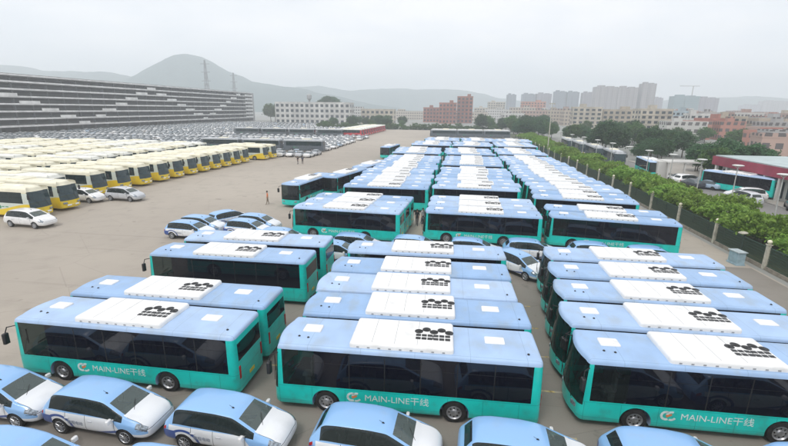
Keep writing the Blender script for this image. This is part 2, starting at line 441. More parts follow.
T_BODY = pick(teal_me, 'body', [0, 5], TEALMATS)[0]
T_ROOF = pick(teal_me, 'roof', [4], TEALMATS)[0]
T_WIN = pick(teal_me, 'side_window', [1], TEALMATS, True)
T_DRV = pick(teal_me, 'driver_window', [6], TEALMATS, True)
T_WS = pick(teal_me, 'windscreen', [2], TEALMATS)[0]
T_RW = pick(teal_me, 'rear_window', [3], TEALMATS)[0]
def seamed(me):
    """thin black rubber seams between the panes of a long glass band"""
    bm = bmesh.new(); bm.from_mesh(me); y = sum(v.co.y for v in bm.verts) / len(bm.verts); s = 1 if y > 0 else -1
    x0 = min(v.co.x for v in bm.verts); x1 = max(v.co.x for v in bm.verts)
    for i in range(1, 6):
        x = x0 + (x1 - x0) * i / 6
        r = bmesh.ops.create_cube(bm, size=1, matrix=Matrix.Translation((x, s * (W / 2 - .012), 1.96)) @ Matrix.Diagonal((.045, .03, 1.5, 1)))
        for f in {f for v in r['verts'] for f in v.link_faces}: f.material_index = 1
    r = bmesh.ops.create_cube(bm, size=1, matrix=Matrix.Translation(((x0 + x1) / 2, s * (W / 2 - .012), 2.28)) @ Matrix.Diagonal((x1 - x0 - .02, .024, .022, 1)))
    for f in {f for v in r['verts'] for f in v.link_faces}: f.material_index = 1
    bm.to_mesh(me); bm.free(); me.materials.append(BLACK)
for q in T_WIN: seamed(q)
UX0, UX1 = -L / 2 + 3.15, -L / 2 + 7.25
ucx, ul = (UX0 + UX1) / 2, UX1 - UX0
T_AC = MB().rbox((ucx, -.02, H - .01), (ul, 2.16, .24), .11)
for k in range(9): T_AC.box((UX0 + .35 + k * .42, -1.095, H + .05), (.10, .03, .05), 1)
for k in range(1, 4): T_AC.box((UX0 + ul * k / 4.6, -.02, H + .229), (.014, 1.96, .008), 1)
T_AC = T_AC.mesh('air_conditioner', [WHITE, M('grey seam sealant', (.30, .31, .32), .7)], 40)
ztop = H + .23
FAN = MB().lathe((0, 0, 0), [(.172, -.01), (.172, .012), (.155, .016), (.14, .006), (.04, .006), (.04, .014), (.0001, .014)], 'z', 18).mesh('fan', BLACK, 40)
SLOT = MB()
for r_ in range(2):
    for k in range(6): SLOT.rbox((k * .235, -r_ * .25, 0), (.205, .185, .012), .02, n=2)
SLOT.box((.59, -.125, .003), (.03, .3, .005)); SLOT = SLOT.mesh('grille', BLACK)
LINK = MB()
for k in range(4): LINK.tube((k * .31, .09 * (1 if k % 2 else -1), .002), ((k + 1) * .31, .09 * (-1 if k % 2 else 1), .002), .026, n=6)
LINK = LINK.mesh('duct', BLACK)
T_HATCH = MB().rbox((0, 0, 0), (.78, .58, .09), .06).box((0, 0, .095), (.56, .36, .012)).mesh('hatch', WHITE, 40)
T_HATCH2 = MB().rbox((0, 0, 0), (.80, .52, .07), .05).mesh('hatch', WHITE, 40)
DOT = MB().lathe((0, 0, 0), [(.055, 0), (.05, .05), (.02, .075), (.0001, .078)], 'z', 10).mesh('antenna', BLACK, 40)
FLOOR_B = MB().box((.1, 0, .92), (L - .7, W - .12, .04)).box((-L / 2 + 1.75, .55, 1.5), (.05, 1.2, 1.1)).mesh('cabin_floor', FLOOR)
def seat_mesh(m, two=True):
    b = MB()
    for y in ((-.23, .23) if two else (0,)):
        b.rbox((0, y, .38), (.44, .42, .10), .05); b.rbox((.20, y, .46), (.10, .42, .62), .05); b.rbox((.22, y, 1.06), (.08, .28, .18), .04)
    b.box((.05, 0, .19), (.25, .5, .38))
    return b.mesh('seat', m, 40)
SEAT_B = seat_mesh(SEAT); SEAT_D = seat_mesh(SEAT_G, False)
WHEELM = MB().lathe((0, 0, 0), [(.22, -.015), (.235, 0), (.22, .015), (.205, 0), (.22, -.015)], 'z', 20).box((0, 0, 0), (.40, .03, .02)).mesh('steering_wheel', BLACK, 40)
MIRROR_B = MB().tube((0, 0, .42), (-.26, -.22, .40), .022).tube((-.26, -.22, .42), (-.30, -.30, .18), .022).rbox((-.31, -.32, -.34), (.16, .24, .50), .05).mesh('mirror', BLACK, 40)
HEAD_B = MB().rbox((0, 0, -.09), (.09, .36, .18), .05).mesh('headlight', LAMP_W, 40)
TAIL_B = MB().rbox((0, 0, -.30), (.03, .12, .60), .03).mesh('tail_light', LAMP_R, 40)
PLATE_B = MB().box((0, 0, 0), (.02, .44, .15)).mesh('number_plate', PLATE)
WIPER_B = MB().tube((0, 0, 0), (-.07, .28, .62), .014, n=5).box((-.08, .30, .62), (.02, .05, .75)).mesh('wiper', BLACK)
T_TXT = text_mesh('MAIN-LINE干线', .38, LETTER)
def emblem_mesh():
    b = MB()
    def arc(cx, a0, a1, r0, r1, mi):
        n = 8; P = [(cx + r1 * cos(a0 + (a1 - a0) * k / n), r1 * sin(a0 + (a1 - a0) * k / n)) for k in range(n + 1)]
        P += [(cx + r0 * cos(a1 - (a1 - a0) * k / n), r0 * sin(a1 - (a1 - a0) * k / n)) for k in range(n + 1)]
        b.prism(P, -.004, 0, mi)
    arc(-.10, R(60), R(300), .12, .21, 0); arc(.10, R(70), R(165), .13, .21, 0); arc(.09, R(250), R(330), .13, .21, 0)
    b.prism([(-.12, .02), (.10, .10), (.12, .03), (-.06, -.08)], -.0045, 0, 1)
    return b.mesh('emblem', [LETTER, ORANGE])
EMBLEM = emblem_mesh()
def teal_bus(detail, seats=False):
    r = empty('city_bus')
    obj('body', T_BODY, r); rf = obj('roof', T_ROOF, r)
    for q in T_WIN: obj('side_window', q, r)
    for q in T_DRV: obj('driver_window', q, r)
    obj('windscreen', T_WS, r); obj('rear_window', T_RW, r)
    ac = obj('air_conditioner', T_AC, r)
    fx = UX0 + ul * .655
    if detail:
        for k in range(5):
            o = obj('fan', FAN, ac); o.location = (fx + k * .31, .22 + .09 * (1 if k % 2 else -1), ztop)
        o = obj('duct', LINK, ac); o.location = (fx, .22, ztop)
    o = obj('grille', SLOT, ac); o.location = (fx, -.17, ztop - .004)
    if not detail:
        o = obj('duct', LINK, ac); o.location = (fx, .22, ztop)
    o = obj('hatch', T_HATCH, rf); o.location = (-L / 2 + 1.35, .12, H + .012)
    o = obj('hatch', T_HATCH2, rf); o.location = (L / 2 - 1.75, .12, H + .012)
    if detail:
        for x, y in ((-L / 2 + .95, -.55), (-L / 2 + 1.35, -.62), (L / 2 - .55, -.75)):
            o = obj('antenna', DOT, rf); o.location = (x, y, H + .0)
        obj('cabin_floor', FLOOR_B, r)
        o = obj('driver_seat', SEAT_D, r); o.location = (-L / 2 + 1.30, -.62, .94)
        o = obj('steering_wheel', WHEELM, r); o.location = (-L / 2 + .80, -.62, 1.62); o.rotation_euler = (0, R(-35), 0)
        for s in (-1, 1):
            o = obj('headlight', HEAD_B, r); o.location = (-L / 2 - .045 + .03, s * .83, .78); o.rotation_euler = (0, 0, -s * R(22))
            o = obj('tail_light', TAIL_B, r); o.location = (L / 2 - .0, s * 1.0, 1.2)
            o = obj('mirror', MIRROR_B, r); o.location = (-L / 2 + .30, s * 1.2, 2.2); o.scale = (1, -s if s < 0 else -1, 1)
            if s < 0: o.scale = (1, 1, 1)
        o = obj('number_plate', PLATE_B, r); o.location = (L / 2 + .012, 0, .72)
        for y in (-.75, .25):
            o = obj('wiper', WIPER_B, r); o.location = (-L / 2 - .13, y, 1.0)
        o = obj('lettering', T_TXT, r); o.location = (-L / 2 + 3.78, -W / 2 - .004, .72); o.rotation_euler = (pi / 2, 0, 0)
        o = obj('emblem', EMBLEM, r); o.location = (-L / 2 + 3.36, -W / 2 - .001, .84)
    if seats:
        for k in range(7):
            o = obj('seat', SEAT_B, r); o.location = (-L / 2 + 2.5 + k * 1.05, -.72, .94)
    add_wheels(r, (FX, RX), W / 2, .475, TYRE_B, RIM_B)
    return r
def index_kids(o):
    KIDS[o.name] = list(o.children)
    for c in o.children: index_kids(c)
bus_a, bus_b, bus_c = teal_bus(True, True), teal_bus(True), teal_bus(False)
for q in (bus_a, bus_b, bus_c): index_kids(q)
def teal(src, x, y, rz, where, **kw):
    return put(src, (x, y, 0), rz, where, 'bus', kw.get('group', 'teal city buses parked in columns'))
BC = 'blue roofed teal bus, '
A_ROWS = [(-13.94, 16.14, -.2), (-13.9, 19.0, 0), (-14.1, 25.2, .3), (-13.9, 28.6, 1.0)]
B_ROWS = [(-1.64, 16.02, 1.4), (-1.6, 18.9, 1.8), (-1.84, 21.6, 1.3), (-1.83, 24.4, 1.5), (-1.72, 27.97, 1.5)]
C_ROWS = [(10.51, 16.75, .8), (10.55, 19.6, .4), (10.9, 22.6, .4), (11.2, 25.6, .2), (11.5, 28.7, 0)]
for nm, rows in (('open lot column', A_ROWS), ('middle column', B_ROWS), ('column beside the fence', C_ROWS)):
    for i, (x, y, a) in enumerate(rows):
        teal(bus_a if i == 0 else bus_b, x, y, R(a), BC + f'{ordn(i)} back in the {nm} of the nearest block')
L2 = [(-9.9, 39.4, -4), (-9.7, 42.1, -4), (-9.5, 44.8, -3)]
M2 = [(2.75, 40.0, -2.5), (2.8, 42.8, -2), (2.85, 45.6, -2)]
R2 = [(14.05, 39.7, -8), (14.2, 42.8, -8)]
for nm, rows in (('open lot column', L2), ('middle column', M2), ('column beside the fence', R2)):
    for i, (x, y, a) in enumerate(rows):
        teal(bus_b, x, y, R(a), BC + f'{ordn(i)} back in the {nm} of the second block')
def run(src, x, y0, n, step, a, blk, nm, dx=0):
    for i in range(n):
        j = random.uniform
        teal(src, x + dx * i + j(-.38, .38), y0 + step * i + j(-.1, .1), R(a + j(-1.3, 1.3)), BC + f'{ordn(i)} back in the {nm} of the {blk} block')
E1, E2, E3 = 'open lot column', 'middle column', 'column beside the fence'
run(bus_b, -8.1, 52.1, 1, 2.76, -.3, 'third', E1); run(bus_b, 2.95, 53.0, 1, 2.75, -2, 'third', E2); run(bus_b, 14.3, 48.4, 2, 2.85, -6, 'third', E3)
def more(x, y0, n, step, a, blk, nm, first, dx=0):
    for i in range(n):
        j = random.uniform
        teal(bus_c, x + dx * i + j(-.38, .38), y0 + step * i + j(-.1, .1), R(a + j(-1.3, 1.3)), BC + f'{ordn(first + i)} back in the {nm} of the {blk} block')
more(-8.1, 55.0, 12, 2.96, -.3, 'third', E1, 1); more(2.95, 55.9, 6, 2.9, -2, 'third', E2, 1); more(14.3, 54.3, 13, 3.05, -4, 'third', E3, 2)
more(3.2, 76.3, 5, 3.0, -1.5, 'fourth', E2, 0)
more(-8.3, 94.8, 5, 3.05, 0, 'fourth', E1, 0); more(3.1, 94.8, 5, 3.05, -1, 'fifth', E2, 0); more(14.2, 97.5, 5, 3.05, -3, 'fourth', E3, 0)
more(-6.6, 117.5, 5, 2.9, 0, 'fifth', E1, 0); more(4.6, 117.5, 5, 2.9, 0, 'sixth', E2, 0); more(15.7, 119, 5, 2.9, 0, 'fifth', E3, 0)
more(-4.4, 136, 5, 2.9, 0, 'sixth', E1, 0); more(6.8, 136, 5, 2.9, 0, 'seventh', E2, 0); more(17.6, 137, 4, 2.9, 0, 'sixth', E3, 0)
# buses standing askew at the open lot
teal(bus_b, -19.4, 55.9, R(82), 'teal bus facing the camera at the open lot edge, nearest of those parked askew')
teal(bus_b, -15.9, 62.5, R(77), 'teal bus parked askew behind the nearest askew bus, flank along the bus column')
teal(bus_c, -14.2, 73.8, R(77), 'teal bus parked askew, last of the slanted line beside the bus column')
teal(bus_c, -16.6, 112.0, R(83), 'lone teal bus standing on open asphalt far up the lot')

# ------------------------------------------------------------------ yellow coaches (front at -x in the mesh, turned round when placed)
def coach_paint():
    m, t, b = mat('coach paint')
    c = N(t, 'ShaderNodeTexCoord'); s = N(t, 'ShaderNodeSeparateXYZ'); t.links.new(c.outputs['Object'], s.inputs[0])
    x, z = s.outputs['X'], s.outputs['Z']
    edge = math_(t, 'ADD', math_(t, 'MULTIPLY', ramp(t, x, -1.0, -5.6), .75), .92)
    yel = math_(t, 'LESS_THAN', z, edge)
    cc = mixc(t, yel, (.62, .68, .62), (.80, .58, .02))
    cc = mixc(t, math_(t, 'GREATER_THAN', z, 2.86), cc, (.78, .72, .48))
    nzz = math_(t, 'MULTIPLY', ramp(t, noise(t, 2.0, 6), .5, .75), .25)
    t.links.new(mixc(t, nzz, cc, (.32, .29, .2)), b.inputs['Base Color']); b.inputs['Roughness'].default_value = .35
    b.inputs['Coat Weight'].default_value = .2
    return m
COACH = coach_paint()
CREAM = grime(M('cream roof paint', (.80, .76, .60), .55, 0, .06, 1.0), (.50, .46, .34), .5, 1.2)
CWHITE = grime(M('white roof paint', (.78, .78, .72), .5, 0, .05, 1.0), (.52, .50, .44), .5, 1.2)
GLASS_K = glass('coach side glass', (.012, .03, .034), .12, (.3, .36, .36), .05)
GLASS_W = glass('coach windscreen', (.03, .06, .07), .25, (.42, .50, .50), .04)
CMATS = [COACH, GLASS_K, GLASS_W, GLASS_K, CREAM, LINER, GLASS_K]
CL = 11.8; CF, CRX = -CL / 2 + 2.5, -CL / 2 + 8.5
c_me = bus_meshes(CMATS, L=CL, W=2.5, H=3.42, zb=.32, ws_bottom=1.2, g0=1.72, g1=2.95, front_lean=.75, rear_lean=.12,
                  wheels=[(CF, .57), (CRX, .57)], cols=[0, 1, 0], seg=[-CL / 2 + 1.0, CL / 2 - .5], front_bulge=.22, roof_r=.22, rear_g=(1.95, 2.75))
K_BODY = pick(c_me, 'body', [0, 5], CMATS)[0]; K_ROOF = pick(c_me, 'roof', [4], CMATS)[0]
K_WIN = pick(c_me, 'side_window', [1], CMATS, True); K_WS = pick(c_me, 'windscreen', [2], CMATS)[0]; K_RW = pick(c_me, 'rear_window', [3], CMATS)[0]
K_ROOFW = K_ROOF.copy(); K_ROOFW.materials[0] = CWHITE
for q in K_WIN:
    bm = bmesh.new(); bm.from_mesh(q); y = sum(v.co.y for v in bm.verts) / len(bm.verts); s = 1 if y > 0 else -1
    for i in range(1, 6):
        x = -CL / 2 + 1.0 + (CL - 1.5) * i / 6
        r = bmesh.ops.create_cube(bm, size=1, matrix=Matrix.Translation((x, s * 1.238, 2.33)) @ Matrix.Diagonal((.07, .03, 1.2, 1)))
        for f in {f for v in r['verts'] for f in v.link_faces}: f.material_index = 1
    bm.to_mesh(q); bm.free(); q.materials.append(BLACK)
K_AC = MB().rbox((.9, 0, 3.42), (2.6, 1.7, .2), .12)
K_AC = K_AC.mesh('air_conditioner', CREAM, 40)
K_HATCH = MB().rbox((0, 0, 0), (.8, .7, .07), .05).mesh('hatch', WHITE, 40)
K_MIR = MB().tube((0, 0, 0), (-.45, -.10, -.05), .025).tube((-.45, -.10, -.03), (-.50, -.12, -.25), .022).rbox((-.50, -.14, -.72), (.15, .22, .5), .05).mesh('mirror', BLACK, 40)
K_HEAD = MB().rbox((0, 0, -.1), (.10, .46, .2), .06).mesh('headlight', LAMP_W, 40)
K_BUMP = MB().rbox((0, 0, 0), (.10, 1.5, .16), .05).mesh('bumper_trim', WHITE, 40)
GREEN_E = M('green emblem film', (.06, .30, .16), .5, 0, .1)
K_EMB = MB().lathe((0, 0, 0), [(.20, 0), (.20, -.004), (.0001, -.004)], 'y', 18).box((.45, -.002, .04), (.34, .004, .10)).box((.95, -.002, .04), (.4, .004, .10)).mesh('emblem', GREEN_E)
K_WIP = MB().tube((0, 0, 0), (.10, .3, .8), .016, n=5).mesh('wiper', BLACK)
def coach(roof):
    r = empty('tour_coach')
    obj('body', K_BODY, r); obj('windscreen', K_WS, r); obj('rear_window', K_RW, r)
    rf = obj('roof', roof, r)
    for q in K_WIN: obj('side_window', q, r)
    obj('air_conditioner', K_AC, r)
    o = obj('hatch', K_HATCH, rf); o.location = (-3.2, 0, 3.44)
    for s in (-1, 1):
        o = obj('mirror', K_MIR, r); o.location = (-CL / 2 + .55, s * 1.2, 2.95); o.scale = (1, 1 if s < 0 else -1, 1)
        o = obj('headlight', K_HEAD, r); o.location = (-CL / 2 - .10, s * .86, .92); o.rotation_euler = (0, 0, -s * R(20))
        o = obj('emblem', K_EMB, r); o.location = (-2.6 if s < 0 else -1.7, s * 1.254, 1.25)
        if s > 0: o.rotation_euler = (0, 0, pi)
    o = obj('bumper_trim', K_BUMP, r); o.location = (-CL / 2 - .21, 0, .58)
    o = obj('number_plate', PLATE_B, r); o.location = (-CL / 2 - .28, 0, .66)
    for y in (-.7, .3):
        o = obj('wiper', K_WIP, r); o.location = (-CL / 2 - .14, y, 1.22)
    add_wheels(r, (CF, CRX), 1.25, .475, TYRE_B, RIM_B)
    return r
ck, ckw = coach(K_ROOF), coach(K_ROOFW)
index_kids(ck); index_kids(ckw)
fronts = [(-45.0, 41.3), (-45.2, 45.3), (-48.3, 53.4), (-48.0, 57.6), (-47.7, 61.8), (-47.5, 65.8), (-47.4, 69.8), (-47.2, 73.6), (-47.0, 77.4), (-46.8, 81.2), (-46.6, 85.0), (-46.4, 88.8), (-46.3, 92.6), (-44.3, 98.6), (-43.8, 102.4)]
for i, (x, y) in enumerate(fronts):
    put(ck, (x - CL / 2, y, 0), pi + R(random.uniform(-1, 1) - 3), f'yellow and white coach, {ordn(i)} from the white hatchback in the front row', 'coach', 'yellow coaches in rows')
for c in range(1, 5):
    x = -48 - 14.2 * c
    y = (47.5, 52, 60, 66)[c - 1]
    n = 0
    while y < 106:
        src = ckw if random.random() < .4 else ck
        put(src, (x - CL / 2 + random.uniform(-.6, .6), y, 0), pi + R(random.uniform(-1.2, 1.2) - 3),
            f'{"white" if src is ckw else "cream"} roofed yellow coach, {ordn(n)} from the near end of the {ordn(c)} row', 'coach', 'yellow coaches in rows')
        y += 4.05 + random.uniform(-.15, .35); n += 1
put(ckw, (-56.5, 49.3, 0), pi - R(3), 'white roofed coach wedged behind the second coach of the front row', 'coach', 'yellow coaches in rows')
# ------------------------------------------------------------------ red and teal coaches far up the lot
RED = M('red coach paint', (.50, .035, .05), .35, 0, .1)
def recolour(src, name, bodym, roofm):
    r = copy_tree(src); r.name = name
    for ch in r.children:
        if ch.name.startswith('body'): ch.data = ch.data.copy(); ch.data.materials[0] = bodym
        if ch.name.startswith('roof'): ch.data = ch.data.copy(); ch.data.materials[0] = roofm
    index_kids(r); return r
bpy.context.view_layer.update()
rc = recolour(ck, 'red_coach', RED, CWHITE)
dc = recolour(ck, 'grey_coach', M('slate coach paint', (.09, .11, .13), .4, 0, .15), M('grey coach roof', (.42, .44, .46), .5))
for i in range(12):
    put(rc, (-40.5 - CL / 2 + i * .12, 190 + i * 5.0, 0), pi, f'red coach, {ordn(i)} from the near end of the far red row', 'coach', 'red coaches far up the lot')
for i in range(3):
    put(dc, (-68.0 + i * 12.6, 120.5, 0), R(1), f'slate grey coach broadside beyond the yellow ones, {ordn(i)} from the building end', 'coach', 'buses broadside in the car lot')
for i in range(4):
    put(dc, (-92.0 + i * 12.6, 186, 0), R(1), f'slate grey coach broadside near the red coaches, {ordn(i)} from the building end', 'coach', 'buses broadside in the car lot')
for r_ in range(2):
    for i in range(3):
        put(ckw if r_ else dc, (-5.5 + i * 11.6, 199 + r_ * 5, 0), R(1), f'{"white roofed coach" if r_ else "slate coach"} broadside at the top end of the lot, {ordn(i)} from the open side', 'bus', 'buses broadside at the top of the lot')

# ------------------------------------------------------------------ cars
def car_cage(st):
    """st: list of (x, zbottom, zbelt, ztop, wbelt, wtop, flat) front at +x; closed cage mirrored in y"""
    rings = []
    for x, zb, zl, zt, wl, wt in st:
        g = zt - zl
        H_ = [(0, zb), (.60 * wl, zb), (.93 * wl, zb + .07), (wl, zb + (zl - zb) * .45), (wl * .985, zl - .05), (wl * .955, zl + .01 if g > .15 else zl), (wl * .955 + (wt - wl * .955) * .80, zl + g * .80),
              (wt, zl + g * .93), (wt - .10, zt - .012), (wt * .5, zt), (0, zt + .008)]
        ring = [(x, y, z) for y, z in H_] + [(x, -y, z) for y, z in reversed(H_[1:-1])]
        rings.append(ring)
    return rings
TAXI = [  # x, zb, zbelt, ztop, wbelt, wtop
    (-2.36, .42, .66, .74, .70, .60), (-2.30, .30, .82, .98, .82, .68), (-2.16, .26, .92, 1.10, .88, .70),
    (-1.86, .25, .98, 1.52, .90, .62), (-1.66, .25, .98, 1.60, .905, .66), (-1.26, .24, .97, 1.645, .91, .68), (-1.20, .24, .965, 1.655, .915, .69), (-.25, .23, .95, 1.66, .92, .69), (-.19, .23, .95, 1.655, .92, .69),
    (.40, .23, .93, 1.605, .92, .68), (.54, .23, .925, 1.555, .92, .67), (1.50, .23, .91, 1.06, .915, .80), (1.60, .23, .90, 1.035, .91, .76), (1.92, .23, .84, .965, .89, .70), (2.14, .24, .77, .885, .84, .64), (2.29, .27, .66, .76, .74, .56), (2.37, .36, .54, .60, .62, .44)]
def shut_lines(t, x, ay, z, cc):
    """door, bonnet and bumper gaps of the body"""
    def near(o, v, d): return math_(t, 'LESS_THAN', math_(t, 'ABSOLUTE', math_(t, 'SUBTRACT', o, v)), d)
    def both(a, b): return math_(t, 'MULTIPLY', a, b)
    side = both(math_(t, 'GREATER_THAN', ay, .72), math_(t, 'GREATER_THAN', z, .31))
    doors = both(math_(t, 'MAXIMUM', math_(t, 'MAXIMUM', near(x, 1.04, .009), near(x, -.22, .009)), both(near(x, -1.10, .009), math_(t, 'GREATER_THAN', z, .66))), both(side, math_(t, 'LESS_THAN', z, 1.02)))
    sill = both(near(z, .33, .008), both(math_(t, 'GREATER_THAN', ay, .72), near(x, 0, 1.04)))
    bon = both(near(ay, .70, .008), both(math_(t, 'GREATER_THAN', x, 1.48), math_(t, 'GREATER_THAN', z, .72)))
    bump = both(near(z, .665, .009), math_(t, 'GREATER_THAN', x, 1.95))
    return mixc(t, math_(t, 'MAXIMUM', math_(t, 'MAXIMUM', doors, sill), math_(t, 'MAXIMUM', bon, bump)), cc, (.045, .05, .055))
def taxi_paint():
    m, t, b = mat('taxi paint')
    c = N(t, 'ShaderNodeTexCoord'); s = N(t, 'ShaderNodeSeparateXYZ'); t.links.new(c.outputs['Object'], s.inputs[0])
    x, y, z = s.outputs; ay = math_(t, 'ABSOLUTE', y)
    roof = math_(t, 'MULTIPLY', math_(t, 'GREATER_THAN', z, math_(t, 'ADD', 1.0, math_(t, 'MULTIPLY', ramp(t, x, 1.2, 1.5), .3))), math_(t, 'LESS_THAN', x, 1.60))
    fend = math_(t, 'MULTIPLY', math_(t, 'GREATER_THAN', x, math_(t, 'SUBTRACT', 1.75, math_(t, 'MULTIPLY', z, .8))), math_(t, 'GREATER_THAN', ay, .70))
    fend = math_(t, 'MULTIPLY', fend, math_(t, 'GREATER_THAN', z, .52))
    rear = math_(t, 'LESS_THAN', x, -2.02)
    lb = math_(t, 'MAXIMUM', roof, math_(t, 'MAXIMUM', fend, rear))
    cc = mixc(t, lb, (.76, .78, .80), (.25, .46, .76))
    dx = math_(t, 'ADD', x, 1.43); dz = math_(t, 'SUBTRACT', z, .36)
    d = math_(t, 'SQRT', math_(t, 'ADD', math_(t, 'MULTIPLY', dx, dx), math_(t, 'MULTIPLY', math_(t, 'MULTIPLY', dz, dz), 1.5)))
    sw = math_(t, 'MULTIPLY', math_(t, 'LESS_THAN', d, .66), math_(t, 'GREATER_THAN', d, .54))
    rq = math_(t, 'MULTIPLY', math_(t, 'LESS_THAN', x, -1.75), math_(t, 'LESS_THAN', z, .80))
    wv = math_(t, 'ADD', math_(t, 'MULTIPLY', math_(t, 'SINE', math_(t, 'MULTIPLY', math_(t, 'ADD', x, .9), 1.9)), -.07), math_(t, 'ADD', .39, math_(t, 'MULTIPLY', x, .10)))
    st = math_(t, 'MULTIPLY', math_(t, 'LESS_THAN', math_(t, 'ABSOLUTE', math_(t, 'SUBTRACT', z, wv)), .055), math_(t, 'GREATER_THAN', x, -1.1))
    st = math_(t, 'MULTIPLY', st, math_(t, 'LESS_THAN', x, 1.2))
    nv = math_(t, 'MULTIPLY', math_(t, 'MAXIMUM', sw, math_(t, 'MAXIMUM', rq, st)), math_(t, 'GREATER_THAN', ay, .55))
    cc = mixc(t, nv, cc, (.035, .085, .30))
    cc = mixc(t, math_(t, 'LESS_THAN', z, .275), cc, (.03, .03, .035))
    cc = shut_lines(t, x, ay, z, cc)
    nzz = math_(t, 'MULTIPLY', ramp(t, noise(t, 1.6, 7), .5, .75), .16)
    t.links.new(mixc(t, nzz, cc, (.34, .36, .36)), b.inputs['Base Color']); b.inputs['Roughness'].default_value = .28; b.inputs['Coat Weight'].default_value = .4
    b.inputs['Coat Roughness'].default_value = .06
    return m
TAXIP = taxi_paint()
def plain_paint(name, c, rough=.3):
    m = M(name, c, rough, 0, .05, 1.5, coat=.4); grime(m, (.33, .32, .30), .2, 1.6)
    t = m.node_tree; b = t.nodes['Principled BSDF']; l = b.inputs['Base Color'].links[0].from_socket
    q = N(t, 'ShaderNodeTexCoord'); sp_ = N(t, 'ShaderNodeSeparateXYZ'); t.links.new(q.outputs['Object'], sp_.inputs[0])
    t.links.new(shut_lines(t, sp_.outputs[0], math_(t, 'ABSOLUTE', sp_.outputs[1]), sp_.outputs[2], l), b.inputs['Base Color']); return m
SILVER = plain_paint('silver car paint', (.52, .54, .57)); WCAR = plain_paint('white car paint', (.78, .78, .78)); GREYC = plain_paint('grey car paint', (.22, .23, .25))
BLUEC = plain_paint('pale blue car paint', (.40, .52, .66)); DARKC = plain_paint('dark car paint', (.05, .055, .07))
GRILLE = M('black grille', (.015, .015, .016), .4, 0, .2)
CARM = [TAXIP, GLASS_CAR, GLASS_WS, GLASS_CAR, LAMP_W, LINER, LAMP_R, GRILLE]
def car_mesh(st, seg, wheels, r):
    rings = car_cage(st); n = len(rings[0]); mb = MB(); mb.loft(rings, 0, cap=True)
    for i in range(len(rings) - 1):
        xm = (st[i][0] + st[i + 1][0]) / 2
        for j in range(n):
            jj = j if j < n // 2 else n - 1 - j     # 0..9 from the bottom centre to the top centre
            k = i * n + j
            if i in seg['side'] and jj in (5, 6): mb.m[k] = 1
            if i == seg['ws'] and jj >= 8: mb.m[k] = 2
            if i == seg['ws'] and jj in (5, 6): mb.m[k] = 1
            if i in seg['rear'] and jj >= 8: mb.m[k] = 3
            if i in seg['head'] and jj in (4, 5): mb.m[k] = 4
            if i in seg['tail'] and jj == 4: mb.m[k] = 6
    me = bpy.data.meshes.new('car'); me.from_pydata(mb.v, [], mb.f); me.polygons.foreach_set('material_index', mb.m); finish(me)
    for q in CARM: me.materials.append(q)
    o = obj('car', me); md = o.modifiers.new('s', 'SUBSURF'); md.levels = 2; md.render_levels = 2
    bpy.context.view_layer.update(); sm = apply(o); bpy.data.objects.remove(o)
    cut = MB()
    for x in wheels:
        for s in (-1, 1): cut.lathe((x, s * .90, .335), [(0, -.30), (r, -.30), (r, .3), (0, .3)], 'y', 28, 5)
    cm = bpy.data.meshes.new('cut'); cm.from_pydata(cut.v, [], cut.f); cm.polygons.foreach_set('material_index', cut.m); weld(cm)
    for q in CARM: cm.materials.append(q)
    return boolean(sm, cm, CARM)
SEGT = dict(side=(4, 5, 6, 8, 9), ws=10, rear=(2,), head=(13, 14), tail=(1,))
SEGT['side'] = (3, 4, 5, 6, 7, 8, 9)
WB = (1.42, -1.43)
car_me = car_mesh(TAXI, SEGT, WB, .385)
def car_parts(mats):
    P = {}
    P['body'] = pick(car_me, 'body', [0, 5], mats, smooth=32)
    P['side_window'] = pick(car_me, 'side_window', [1], mats, True); P['windscreen'] = pick(car_me, 'windscreen', [2], mats)
    P['rear_window'] = pick(car_me, 'rear_window', [3], mats); P['headlight'] = pick(car_me, 'headlight', [4], mats, True); P['tail_light'] = pick(car_me, 'tail_light', [6], mats, True)
    return P
TYRE_C = MB().lathe((0, 0, 0), [(.215, .09), (.29, .10), (.322, .085), (.333, .05), (.333, -.05), (.322, -.085), (.215, -.10)], 'y', 28).mesh('tyre', RUBBER, 40)
def alloy(n_sp=10):
    b = MB().lathe((0, 0, 0), [(.235, -.095), (.222, -.105), (.208, -.09), (.20, -.03), (.0001, -.03)], 'y', 28, 0, [0, 0, 0, 1])
    for k in range(n_sp):
        a = 2 * pi * k / n_sp; b.tube((.04 * cos(a), -.092, .04 * sin(a)), (.212 * cos(a + .1), -.088, .212 * sin(a + .1)), .020, .014, 0, 5)
    b.lathe((0, 0, 0), [(.055, -.08), (.05, -.105), (.0001, -.108)], 'y', 12)
    return b.mesh('rim', [ALLOY, BLACK], 40)
RIM_C = alloy()
CMIR = MB().rbox((0, 0, 0), (.13, .22, .16), .05).tube((0, .12, .04), (.04, .26, -.02), .03, n=6)
CMIR_W = CMIR.mesh('mirror', WCAR, 40); CMIR_S = CMIR.mesh('mirror', SILVER, 40)
HANDLE = MB().rbox((0, 0, 0), (.20, .03, .035), .015).mesh('door_handle', SILVER, 40)
PLATE_C = MB().box((0, 0, 0), (.02, .42, .12)).mesh('number_plate', PLATE_G)
GRILL = MB().rbox((0, 0, 0), (.06, .86, .12), .03).mesh('grille', GRILLE, 40)
CWIP = MB().tube((0, 0, 0), (-.26, .40, .20), .010, n=5).mesh('wiper', BLACK)
ANT = MB().box((0, 0, .02), (.10, .035, .045), 0, 0, (.5, .5)).tube((-.02, 0, .03), (-.14, 0, .10), .006, n=4).mesh('antenna', BLACK)
DASH = MB().rbox((1.15, 0, .84), (.55, 1.35, .16), .08).mesh('dashboard', M('grey dashboard', (.10, .105, .105), .7), 40)
T_DOOR = text_mesh('鹏程电动', .17, M('grey lettering film', (.25, .29, .36), .6))
